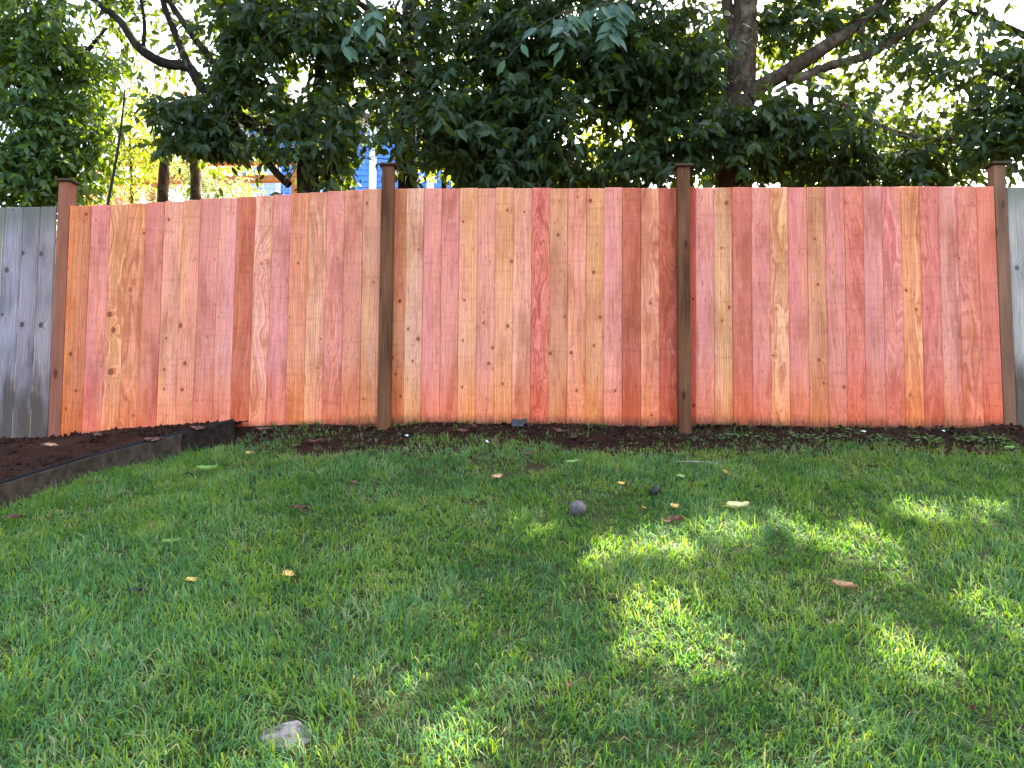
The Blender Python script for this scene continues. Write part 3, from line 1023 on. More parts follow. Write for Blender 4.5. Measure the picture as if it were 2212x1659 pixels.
def build_tree(name, label, cat, base, limbs, blobs, seed, mat, bark, group=None, singles=250, per=10, tl=0.34, ll=(0.070, 0.145), gaps=True, kind='full', clear=None, droop=0.75, dense=0.36, more=1.25):
    """limbs: list of (part name, points, radii); blobs: (centre, radii, number of twigs)"""
    r = np.random.default_rng(seed)
    root = empty(name, base)
    tag(root, label, cat, group)
    O = Vector(base)
    for nm, pts, rad in limbs:
        me = tube_mesh(nm, pts, rad, bark, O, 12 if nm == 'trunk' else 8)
        link(nm, me, root)
    cs = np.concatenate([in_blob(int(n * more), c, rad, r) for c, rad, n in blobs])
    cs = cs[cs[:, 1] > 5.95 - 0.04 * cs[:, 0]]
    clump = fbm(cs[:, 0] * 2.1 + cs[:, 1] * 1.3 + seed, cs[:, 2] * 2.1 - cs[:, 1] * 0.9, seed, 2)
    cs = cs[clump > np.where(cs[:, 2] < 4.3, dense, 0.25)]
    P, A, Nn, Ln, T, segs = twig_leaves(cs, r, per, tl, ll, droop)
    keep = P[:, 2] > 0.3
    # keep foliage off the fence boards except where it hangs just over the top
    keep &= ~((P[:, 1] < fence_y(P[:, 0]) + 0.16) & (P[:, 2] < 2.12))
    if gaps:
        keep &= ~sun_gap(P)
        tk = ~sun_gap(segs[1], 0.8); segs = (segs[0][tk], segs[1][tk])
    if clear is not None:
        px = pix(P)
        keep &= ~clear(P, px, r)
        tk = ~clear(segs[1], pix(segs[1]), r); segs = (segs[0][tk], segs[1][tk])
    P, A, Nn, Ln, T = P[keep], A[keep], Nn[keep], Ln[keep], T[keep]
    px = pix(P)
    vis = (px[:, 0] > -60) & (px[:, 0] < W + 60) & (px[:, 1] > -60) & (px[:, 1] < 440)
    order = np.argsort(np.where(vis, P[:, 1] - 0.9 * (Ln - 0.1) * 10, 1e6))
    single = order[:min(singles, int(vis.sum()))]
    mask = np.zeros(len(P), bool); mask[single] = True
    o_np = np.array(O)
    far = ~vis & ~mask
    near = vis & ~mask
    if near.any():
        o = link('foliage', leaves_mesh('foliage', P[near] - o_np, A[near], Nn[near], Ln[near], T[near], mat, kind), root); o['kind'] = 'stuff'
    if far.any():
        o = link('upper_foliage', leaves_mesh('upper_foliage', P[far] - o_np, A[far], Nn[far], Ln[far] * 1.12, T[far], mat, 'lite' if kind == 'full' else kind), root); o['kind'] = 'stuff'
    o = link('twigs', twigs_mesh('twigs', (segs[0] - o_np, segs[1] - o_np), M_twig), root); o['kind'] = 'stuff'
    if kind == 'full':
        bank = leaf_bank(mat)
        ax, sv, nv = frames(A[single], Nn[single])
        for i, k in enumerate(single):
            lo = bpy.data.objects.new('leaf', bank[int(T[k] * 5.999)])
            COL.objects.link(lo)
            lo.parent = root
            l = Ln[k]
            Mx = Matrix(((ax[i, 0] * l, sv[i, 0] * l, nv[i, 0] * l, P[k, 0] - O.x), (ax[i, 1] * l, sv[i, 1] * l, nv[i, 1] * l, P[k, 1] - O.y),
                         (ax[i, 2] * l, sv[i, 2] * l, nv[i, 2] * l, P[k, 2] - O.z), (0, 0, 0, 1)))
            lo.matrix_basis = Mx
    return root


def B(px, py, y, rx, ry, rd, n):
    """crown blob from survey pixels at depth y: centre, radii in metres, twig count"""
    s = y / F
    return (tuple(at(px, py, y)), (rx * s, rd, ry * s), n)


def pts(y, *ps):
    return [at(a, b, y + (c[0] if c else 0)) for a, b, *c in ps]


def base_at(px, y):
    p = at(px, 430, y)
    return (p.x, y, float(ground_z(p.x, y)) - 0.05)


# --- tree with thick mottled trunk behind the right part of the fence
b5 = base_at(1580, 7.2)
trunk5 = [Vector(b5)] + pts(7.2, (1580, 405), (1578, 300), (1592, 204), (1600, 136), (1608, 68), (1612, -20), (1640, -260), (1650, -560))
limbs5 = [('trunk', trunk5, [.19, .155, .15, .165, .15, .125, .12, .10, .05]),
          ('branch', pts(7.15, (1612, 215), (1637, 190), (1698, 156), (1766, 112), (1820, 75), (1868, 37), (1899, 0), (1960, -120)), [.10, .085, .078, .075, .07, .06, .055, .03]),
          ('branch', pts(7.1, (1700, 172), (1732, 167), (1800, 140), (1868, 122), (1936, 82), (1990, 48), (2031, 10), (2100, -60)), [.05, .05, .048, .045, .042, .04, .035, .02]),
          ('branch', pts(7.0, (1760, 200), (1844, 238), (1895, 272), (1943, 289), (1997, 299), (2080, 300)), [.02, .03, .032, .03, .026, .012]),
          ('branch', pts(7.1, (1861, 125), (1863, 80), (1866, 30)), [.025, .022, .02]),
          ('branch', pts(7.15, (1590, 150), (1555, 122), (1511, 102), (1460, 98), (1400, 80)), [.05, .045, .036, .028, .015]),
          ('branch', pts(7.25, (1596, 130), (1580, 80), (1572, 20), (1560, -80), (1500, -300)), [.075, .07, .06, .05, .02]),
          ('branch', pts(7.4, (1640, 60), (1760, 10), (1900, -120), (2050, -300)), [.05, .045, .03, .02])]


def clear_right(P, px, r):
    x, y = px[:, 0], px[:, 1]
    d1 = ((x - 1960) / 110) ** 2 + ((y - 215) / 60) ** 2
    d2 = ((x - 1800) / 70) ** 2 + ((y - 100) / 30) ** 2
    tr = (np.abs(x - 1605) < 42) & (y > 0) & (y < 225) & (P[:, 1] < 7.3)
    br = (np.abs(y - (190 - (x - 1637) * 0.66)) < 30) & (x > 1640) & (x < 1900) & (P[:, 1] < 7.2)
    return ((d1 < 1) & (r.uniform(size=len(x)) < 0.62)) | ((d2 < 1) & (r.uniform(size=len(x)) < 0.6)) | (tr & (r.uniform(size=len(x)) < 0.85)) | (br & (r.uniform(size=len(x)) < 0.8))


build_tree('evergreen_tree', 'evergreen tree with thick mottled grey trunk forking above the right post', 'tree', b5, limbs5,
           [B(1560, 300, 6.95, 170, 110, 0.73, 260), B(1440, 120, 6.9, 170, 130, 0.78, 300), B(1740, 300, 7.0, 150, 90, 0.78, 190), B(1960, 230, 7.7, 200, 120, .5, 130), B(2060, 300, 7.5, 130, 110, .5, 70), B(1900, 370, 7.1, 180, 45, .45, 120),
            B(1700, 60, 7.4, 200, 70, .5, 110), B(1950, 110, 7.3, 200, 120, .5, 70), B(1930, 20, 7.2, 220, 60, .5, 90), B(1700, -200, 7.4, 330, 180, .9, 420),
            B(2050, -200, 7.5, 300, 200, .9, 300), B(1500, -500, 7.5, 400, 200, .9, 350), B(2000, -550, 7.6, 400, 220, .9, 400), B(1350, -200, 7.3, 260, 170, .8, 260)],
           51, M_leaf, M_bark, singles=300, dense=0.34, more=1.6, clear=clear_right)

# --- small evergreen standing at the right edge
b6 = base_at(2300, 6.9)
build_tree('evergreen_tree', 'evergreen tree with dark leaves crowding over the right end post', 'tree', b6,
           [('trunk', [Vector(b6)] + pts(6.9, (2290, 300), (2280, 100), (2300, -200), (2320, -500)), [.11, .09, .08, .06, .03]),
            ('branch', pts(6.85, (2285, 250), (2200, 180), (2120, 150)), [.04, .03, .012]),
            ('branch', pts(6.85, (2284, 120), (2180, 60), (2080, 20)), [.04, .03, .012])],
           [B(2150, 150, 6.8, 120, 170, .45, 150), B(2230, 250, 6.7, 90, 160, .4, 110), B(2120, 330, 6.9, 110, 70, .4, 60), B(2350, 100, 7, 180, 300, .6, 160),
            B(2300, -250, 7.1, 300, 200, .8, 280), B(2600, -250, 7.1, 300, 300, .8, 260), B(2450, -600, 7.1, 400, 250, .8, 300), B(2700, 150, 7.1, 200, 250, .7, 120)],
           61, M_leaf, M_bark_dark, singles=260, clear=lambda P, px, r: (((px[:, 0] - 2000) / 90) ** 2 + ((px[:, 1] - 215) / 60) ** 2 < 1))

# --- central dense evergreen with dark upright trunk
b3 = base_at(885, 7.3)


def clear_house(P, px, r):
    x, y = px[:, 0], px[:, 1]
    u = r.uniform(size=len(x))
    a = (x > 760) & (x < 850) & (y > 305) & (y < 420) & (u < .93)
    b = (x > 905) & (x < 988) & (y > 358) & (y < 420) & (u < .97)
    c = (x > 760) & (x < 860) & (y > 225) & (y < 320) & (u < .5)
    d = (x > 500) & (x < 640) & (y > 335) & (y < 420) & (u < .85)
    e = (x > 190) & (x < 520) & (y > 335) & (y < 450) & (u < .96)
    t3 = (np.abs(x - 882) < 24) & (P[:, 1] < 7.35) & (y > -20) & (u < .82)
    return a | b | c | d | e | t3


build_tree('evergreen_tree', 'dense dark evergreen tree with upright blackish trunk behind the left-of-centre post', 'tree', b3,
           [('trunk', [Vector(b3)] + pts(7.3, (881, 403), (877, 324), (881, 216), (884, 108), (888, 0), (900, -250), (920, -550)), [.125, .105, .10, .10, .095, .09, .07, .03]),
            ('branch', pts(7.2, (884, 60), (850, 30), (800, 22), (740, -20)), [.05, .04, .035, .02]),
            ('branch', pts(7.2, (886, 40), (960, 45), (1060, 80), (1150, 130)), [.045, .035, .03, .015]),
            ('branch', pts(7.1, (880, 200), (960, 160), (1040, 120)), [.035, .025, .012]),
            ('branch', pts(7.3, (890, -60), (980, -160), (1080, -330)), [.05, .04, .02])],
           [B(1000, 100, 7.0, 230, 150, 0.73, 430), B(1000, 290, 6.95, 190, 110, 0.70, 360), B(830, 130, 6.9, 120, 170, .45, 110), B(860, 310, 6.75, 60, 90, .35, 45),
            B(1000, -220, 7.2, 350, 200, .8, 380), B(1000, -560, 7.3, 400, 220, .8, 330)],
           31, M_leaf, M_bark_dark, singles=300, dense=0.31, more=1.6, clear=clear_house)

# --- multi-stem evergreen between the centre and the thick trunk
b4 = base_at(1100, 7.4)
build_tree('evergreen_tree', 'dark evergreen tree with two thin stems behind the middle of the fence', 'tree', b4,
           [('trunk', [Vector(b4)] + pts(7.4, (1095, 400), (1101, 330), (1110, 200), (1120, 60), (1150, -200)), [.075, .062, .058, .05, .045, .02]),
            ('branch', [Vector(b4)] + pts(7.35, (1128, 400), (1140, 330), (1170, 220), (1230, 100), (1300, -60)), [.06, .05, .048, .04, .03, .015]),
            ('branch', pts(7.2, (1300, 190), (1330, 240), (1345, 300), (1350, 360)), [.012, .014, .012, .008]),
            ('branch', pts(6.6, (1440, -60), (1400, 30), (1385, 80), (1330, 120), (1290, 150)), [.018, .016, .014, .011, .007])],
           [B(1240, 130, 7.0, 210, 150, 0.73, 420), B(1230, 300, 6.95, 180, 110, 0.70, 330), B(1400, 330, 6.8, 120, 80, .4, 80),
            B(1250, -220, 7.1, 300, 200, .8, 330), B(1250, -560, 7.2, 350, 220, .8, 260), B(1100, 370, 6.75, 110, 40, .35, 50)],
           41, M_leaf, M_bark_dark, singles=300, dense=0.31, more=1.6, clear=lambda P, px, r: (((px[:, 0] - 1310) / 55) ** 2 + ((px[:, 1] - 335) / 45) ** 2 < 1) & (r.uniform(size=len(px)) < .55) | (((px[:, 0] - 945) / 45) ** 2 + ((px[:, 1] - 395) / 28) ** 2 < 1))

# --- many-limbed evergreen on the left with arching bare limbs
b2 = base_at(690, 7.1)


def clear_left(P, px, r):
    x, y = px[:, 0], px[:, 1]
    u = r.uniform(size=len(x))
    g = (((x - 385) / 95) ** 2 + ((y - 90) / 120) ** 2 < 1) & (u < .80)
    h = (((x - 265) / 75) ** 2 + ((y - 330) / 120) ** 2 < 1) & (u < .9)
    st = (((x > 640) & (x < 735)) & (y > 215) & (y < 420) & (P[:, 1] < 7.15) & (u < .7))
    lb = (np.abs(y - np.interp(x, [390, 476, 612], [150, 228, 296])) < 22) & (x > 390) & (x < 640) & (P[:, 1] < 7.05) & (u < .75)
    lc = (np.abs(y - np.interp(x, [470, 520, 600], [228, 289, 374])) < 18) & (x > 470) & (x < 610) & (P[:, 1] < 7.0) & (u < .75)
    return g | h | st | lb | lc | clear_house(P, px, r)


build_tree('evergreen_tree', 'evergreen tree with arching bare limbs reaching left above the stepped boards', 'tree', b2,
           [('trunk', [Vector(b2)] + pts(7.1, (656, 411), (664, 306), (686, 200), (700, 60), (720, -150), (740, -400)), [.09, .065, .06, .055, .05, .04, .02]),
            ('branch', [Vector(b2)] + pts(7.15, (715, 411), (713, 300), (730, 150), (760, -40)), [.08, .06, .055, .05, .03]),
            ('branch', [Vector(b2)] + pts(7.0, (670, 330), (612, 296), (530, 258), (476, 228), (435, 187), (408, 146), (357, 137), (316, 116), (286, 85), (258, 44), (204, 0), (150, -60)),
             [.08, .062, .06, .06, .055, .05, .052, .05, .046, .042, .036, .03, .02]),
            ('branch', pts(7.0, (412, 152), (394, 112), (374, 61), (354, 10), (340, -60)), [.042, .038, .034, .03, .02]),
            ('branch', pts(6.95, (500, 238), (480, 170), (456, 129), (428, 92), (398, 51), (364, 0), (330, -60)), [.035, .036, .036, .036, .034, .03, .02]),
            ('branch', pts(6.95, (470, 225), (520, 289), (561, 333), (598, 374), (625, 400)), [.03, .035, .036, .036, .036]),
            ('branch', pts(7.0, (310, 100), (312, 50), (305, 0), (300, -40)), [.02, .018, .016, .012])],
           [B(640, 110, 6.95, 190, 150, 0.73, 400), B(560, 40, 7.0, 130, 80, .45, 70), B(520, 230, 6.9, 130, 80, .35, 130), B(690, 290, 6.8, 110, 110, 0.68, 210),
            B(430, 285, 7.0, 150, 75, .5, 95), B(470, 80, 7.6, 130, 120, .5, 110), B(330, 60, 7.6, 130, 90, .5, 80), B(480, 320, 6.9, 110, 40, .3, 80), B(690, 380, 6.75, 70, 45, .3, 50), B(620, -200, 7.1, 330, 190, .8, 330), B(300, -230, 7.2, 280, 180, .8, 180), B(650, -560, 7.2, 400, 200, .8, 260)],
           21, M_leaf, M_bark_dark, singles=300, dense=0.36, more=1.6, clear=clear_left)

# --- broadleaf hedge tree over the grey fence
b1 = base_at(90, 6.9)
build_tree('hedge_tree', 'bushy green hedge tree with small leaves above the weathered left fence', 'tree', b1,
           [('trunk', [Vector(b1)] + pts(6.9, (95, 300), (110, 100), (130, -120), (150, -350)), [.09, .07, .06, .045, .02]),
            ('branch', pts(6.8, (100, 260), (60, 200), (10, 170), (-60, 150)), [.035, .03, .022, .012]),
            ('branch', pts(6.8, (105, 180), (170, 130), (230, 60)), [.035, .025, .012]),
            ('branch', pts(6.7, (50, 180), (110, 186), (170, 178), (190, 170)), [.012, .011, .009, .006])],
           [B(60, 90, 6.8, 160, 160, .45, 330), B(190, 130, 6.9, 130, 150, 0.68, 210), B(40, 290, 6.7, 120, 120, .4, 270), B(150, 300, 6.8, 110, 120, .4, 190), B(80, 400, 6.7, 120, 50, .35, 130),
            B(-180, 150, 6.9, 200, 260, .6, 160), B(40, -220, 7, 300, 200, .7, 260), B(-300, -250, 7, 300, 250, .8, 220), B(-600, 100, 7, 300, 350, .8, 180), B(-100, -560, 7, 400, 220, .8, 260)],
           11, M_leaf_left, M_bark_dark, singles=300, per=10, tl=.3, ll=(.06, .115),
           clear=lambda P, px, r: (((px[:, 0] - 340) / 110) ** 2 + ((px[:, 1] - 270) / 160) ** 2 < 1) & (r.uniform(size=len(px)) < .8))

# --- leafy sprig hanging in front of the centre crown (belongs to the overhanging limb of the middle tree)
def build_sprig(px, py, y, n, seed, label):
    r = np.random.default_rng(seed)
    p0 = at(px, py, y)
    root = empty('hanging_sprig', tuple(p0)); tag(root, label, 'sprig')
    bank = leaf_bank(M_leaf_sprig)
    tips = []
    for k in range(3):
        a = p0; b = p0 + Vector((r.uniform(-.55, .08), r.uniform(-.1, .1), r.uniform(-.42, -.2)))
        mid = (a + b) / 2 + Vector((0, 0, .06))
        link('stem', tube_mesh('stem', [a, mid, b], [.006, .004, .002], M_twig, p0, 6, 0.05), root)
        for q in range(n // 3):
            t = (q + 1) / (n // 3)
            c = a.lerp(mid, t * 2) if t < .5 else mid.lerp(b, t * 2 - 1)
            s = -1 if q % 2 else 1
            ax = Vector((s * r.uniform(.25, .8), r.uniform(-.5, .1), r.uniform(-1.2, -.35))).normalized()
            nn = Vector((r.uniform(-.5, .5), -1, r.uniform(.1, .8)))
            sv = nn.cross(ax).normalized(); nv = ax.cross(sv); l = r.uniform(.13, .19)
            lo = bpy.data.objects.new('leaf', bank[int(r.integers(0, 6))]); COL.objects.link(lo); lo.parent = root
            q0 = c - p0
            lo.matrix_basis = Matrix(((ax.x * l, sv.x * l, nv.x * l, q0.x), (ax.y * l, sv.y * l, nv.y * l, q0.y), (ax.z * l, sv.z * l, nv.z * l, q0.z), (0, 0, 0, 1)))


M_leaf_sprig = leaf_material('bluish_green_leaf', (0.022, 0.056, 0.026), (0.045, 0.095, 0.042), (0.2, 0.34, 0.03), 0.2, 0.36, 0.35)
build_sprig(1345, 5, 5.9, 42, 3, 'pale leafy sprig hanging in front of the dark crown at top centre')
build_sprig(1230, 20, 5.95, 12, 5, 'small leafy sprig left of the larger hanging sprig at top centre')
build_sprig(800, 20, 6.0, 15, 6, 'leafy sprig hanging in front of the upright blackish trunk')

# --- background: yellow-green and red small trees, pines, peach shrubs
b7 = base_at(300, 9.2)
build_tree('maple_tree', 'sunlit yellow-green small tree behind the left end post', 'tree', b7,
           [('trunk', [Vector(b7)] + pts(9.2, (285, 420), (280, 300), (290, 200)), [.03, .02, .014, .008])],
           [B(270, 300, 9.2, 100, 120, .5, 260), B(350, 300, 9.4, 80, 80, .4, 120), B(210, 390, 9.0, 60, 50, .4, 50), B(300, 180, 9.3, 70, 70, .4, 50)],
           71, M_leaf_yellow, M_bark_dark, singles=0, per=10, tl=.32, ll=(.06, .12), gaps=False, kind='narrow')
b8 = base_at(350, 9.8)
build_tree('maple_tree', 'red autumn maple glowing behind the yellow-green tree', 'tree', b8,
           [('trunk', [Vector(b8)] + pts(9.8, (352, 400), (345, 250), (330, 120)), [.03, .018, .013, .008])],
           [B(330, 170, 9.8, 60, 110, .4, 42), B(400, 230, 9.8, 60, 50, .4, 22), B(330, 370, 9.8, 80, 50, .4, 40), B(250, 400, 9.8, 90, 30, .4, 30)],
           81, M_leaf_red, M_bark_dark, singles=0, per=7, tl=.28, ll=(.05, .10), gaps=False, kind='narrow')
for (px, seed, lab) in ((350, 91, 'pine tree with scaly leaning trunk seen left of its twin above the stepped boards'), (421, 92, 'pine tree with pale scaly trunk seen right of its twin above the stepped boards')):
    b = base_at(px, 8.6)
    lean = 6 if px < 400 else 0
    build_tree('pine_tree', lab, 'tree', b, [('trunk', [Vector(b)] + pts(8.6, (px + 2, 425), (px + lean, 350), (px + lean + 6, 300), (px + 14, 270)), [.085, .066, .06, .045, .02])],
               [B(px + 30, 390, 8.9, 70, 50, .4, 90), B(px - 10, 400, 9.0, 50, 40, .3, 40), B(px + 40, 200, 8.9, 60, 100, .4, 40)], seed, M_needle, M_bark, singles=0, per=16, tl=.22, ll=(.05, .09), gaps=False, kind='narrow', droop=0.1)


def shrub(px, py, y, rx, ry, n, mat, seed, name, label, stem_px=None):
    b = base_at(px, y)
    build_tree(name, label, 'shrub', b, [('trunk', [Vector(b)] + pts(y, (px, py + 20), (px + 5, py - ry * .5)), [.05, .035, .015])],
               [B(px, py, y, rx, ry, .6, n)], seed, mat, M_bark_dark, singles=0, per=9, tl=.3, ll=(.07, .13), gaps=False, kind='lite')


shrub(240, 420, 14.2, 110, 50, 220, M_leaf_orange, 101, 'autumn_shrub', 'peach coloured autumn shrub behind the wire mesh railing')
shrub(470, 375, 15.0, 110, 60, 240, M_leaf_yellow, 102, 'autumn_shrub', 'yellow-green shrub behind the right half of the wire mesh railing')
shrub(330, 360, 15.5, 80, 60, 130, M_leaf_yellow, 103, 'autumn_shrub', 'yellow shrub behind the railing post')
shrub(1310, 330, 9.0, 90, 70, 130, M_leaf_yellow, 104, 'sunlit_shrub', 'sunlit yellow-green shrub glowing through the crown right of centre')
shrub(1480, 190, 9.2, 130, 110, 150, M_leaf_yellow, 105, 'sunlit_shrub', 'sunlit yellow-green shrub glowing left of the thick mottled trunk')
shrub(1150, 380, 9.2, 160, 50, 150, M_leaf_yellow, 106, 'sunlit_shrub', 'low sunlit shrub behind the middle of the fence')
shrub(960, 330, 9.4, 80, 60, 60, M_leaf_yellow, 107, 'sunlit_shrub', 'sunlit shrub right of the upright blackish trunk')
shrub(1850, 330, 9.6, 230, 90, 150, M_leaf_yellow, 108, 'sunlit_shrub', 'sunlit shrub behind the right panel of the fence')
shrub(1750, 60, 9.4, 150, 80, 70, M_leaf_yellow, 109, 'sunlit_shrub', 'sunlit leaves behind the thick rising branch on the right')

# dark slender cane on the left
cane_pts = pts(6.4, (228, 470), (236, 425), (250, 350), (262, 270), (270, 190))
o = link('garden_cane', tube_mesh('garden_cane', cane_pts, [.013, .012, .011, .009, .006], M_plastic, Vector(cane_pts[0]), 8, 0.05), None, cane_pts[0])
tag(o, 'thin dark leaning cane rising behind the first stepped boards', 'cane')

# ------------------------------------------------------------------ orange railing with wire mesh beyond
def build_railing():
    Y = 12.6
    def bar(nm, a, b, w, d):
        bm = bmesh.new()
        a = at(*a, Y); b = at(*b, Y)
        if nm == 'post':
            prism(bm, [(a.x - w / 2, Y - d / 2, b.z), (a.x + w / 2, Y - d / 2, b.z), (a.x + w / 2, Y + d / 2, b.z), (a.x - w / 2, Y + d / 2, b.z)],
                  [(a.x - w / 2, Y - d / 2, a.z), (a.x + w / 2, Y - d / 2, a.z), (a.x + w / 2, Y + d / 2, a.z), (a.x - w / 2, Y + d / 2, a.z)])
        else:
            prism(bm, [(a.x, Y - d / 2, a.z - w / 2), (b.x, Y - d / 2, b.z - w / 2), (b.x, Y + d / 2, b.z - w / 2), (a.x, Y + d / 2, a.z - w / 2)],
                  [(a.x, Y - d / 2, a.z + w / 2), (b.x, Y - d / 2, b.z + w / 2), (b.x, Y + d / 2, b.z + w / 2), (a.x, Y + d / 2, a.z + w / 2)])
        bmesh.ops.translate(bm, verts=bm.verts, vec=-root.location)
        link(nm, bm_mesh(nm, bm, M_trellis), root)
    c = at(400, 480, Y)
    root = empty('cedar_railing', (c.x, Y, float(ground_z(c.x, Y))))
    tag(root, 'orange cedar railing with wire mesh on the slope beyond the fence', 'railing')
    for x in (60, 337, 640): bar('post', (x, 338), (x, 560), .10, .10)
    bar('rail', (20, 357), (690, 351), .085, .05)
    bar('rail', (20, 396), (690, 385), .10, .13)
    bar('rail', (20, 520), (690, 520), .09, .06)
    V, Fc = [], []
    def wire(a, b, r=.0035):
        k = len(V); d = (b - a).normalized(); s = d.cross(Vector((0, 1, 0))).normalized() * r; n = Vector((0, r, 0))
        for p in (a, b):
            for q in (s + n, -s + n, -s - n, s - n): V.append(tuple(p + q - root.location))
        for i in range(4): Fc.append((k + i, k + (i + 1) % 4, k + 4 + (i + 1) % 4, k + 4 + i))
    lo = at(20, 518, Y); hi = at(690, 392, Y)
    x = lo.x
    while x < hi.x:
        wire(Vector((x, Y, lo.z)), Vector((x, Y, hi.z))); x += 0.11
    z = lo.z + .05
    while z < hi.z:
        wire(Vector((lo.x, Y + .006, z)), Vector((hi.x, Y + .006, z))); z += 0.11
    link('wire_mesh', np_mesh('wire_mesh', np.array(V), [np.array(Fc)], plain('galvanised_wire', (0.45, 0.45, 0.47), .4)), root)


build_railing()

# ------------------------------------------------------------------ blue house on the rise
M_blue = plain('blue_siding', (0.085, 0.235, 0.66), 0.6, 0.12, 6)
M_white = plain('white_trim', (0.80, 0.80, 0.80), 0.5, 0.05, 6)
M_lilac = plain('grey_blue_blind', (0.36, 0.42, 0.60), 0.3, 0.1, 5, 0.05, 0.6)
M_roof = plain('grey_roof_shingles', (0.24, 0.22, 0.23), 0.9, 0.35, 9)


def build_house():
    Y = 18.0
    x0 = at(520, 400, Y).x; x1 = at(1010, 400, Y).x
    gz = float(ground_z(-2, Y)) - 0.3
    root = empty('blue_house', ((x0 + x1) / 2, Y, gz))
    tag(root, 'blue house with white trim glimpsed through the trees behind the fence', 'house')
    O = root.location
    ez = at(900, 262, Y).z
    def part(nm, bm, m, par=None):
        bmesh.ops.translate(bm, verts=bm.verts, vec=-O)
        return link(nm, bm_mesh(nm, bm, m), par or root)
    bm = bmesh.new(); box(bm, (x0, Y, gz), (x1, Y + 7, ez)); part('wall', bm, M_blue)
    # lapped siding courses
    bm = bmesh.new(); z = gz
    while z < ez - .15:
        prism(bm, [(x0, Y - .028, z), (x1, Y - .028, z), (x1, Y - .003, z), (x0, Y - .003, z)], [(x0, Y - .008, z + .148), (x1, Y - .008, z + .148), (x1, Y - .003, z + .148), (x0, Y - .003, z + .148)])
        z += .15
    o = part('siding', bm, M_blue); o['kind'] = 'stuff'
    for px in (806, 930):
        a = at(px, 400, Y).x
        bm = bmesh.new(); box(bm, (a - .09, Y - .07, gz), (a + .09, Y - .03, ez)); part('trim_board', bm, M_white)
    bm = bmesh.new(); box(bm, (x0 - .3, Y - .075, ez - .28), (x1 + .3, Y - .035, ez)); part('fascia', bm, M_white)
    for (pa, pb, pt, pb2) in ((542, 600, 362, 440), (690, 740, 330, 440)):
        a = at(pa, pt, Y); b = at(pb, pb2, Y)
        bm = bmesh.new(); box(bm, (a.x - .08, Y - .09, b.z), (b.x + .08, Y - .032, a.z + .08)); w = part('window', bm, M_white)
        for k in range(2):
            xm = a.x + (b.x - a.x) * k / 2; xn = a.x + (b.x - a.x) * (k + 1) / 2
            bm = bmesh.new(); box(bm, (xm + .03, Y - .097, b.z + .05), (xn - .03, Y - .091, a.z)); part('pane', bm, M_lilac, w)
    bm = bmesh.new()
    rz = ez + 2.6
    prism(bm, [(x0 - .5, Y - .5, ez - .02), (x1 + .5, Y - .5, ez - .02), (x1 + .5, Y + 7.5, ez - .02), (x0 - .5, Y + 7.5, ez - .02)],
          [(x0 - .5, Y + 3.2, rz), (x1 + .5, Y + 3.2, rz), (x1 + .5, Y + 3.8, rz), (x0 - .5, Y + 3.8, rz)])
    part('roof', bm, M_roof)


build_house()

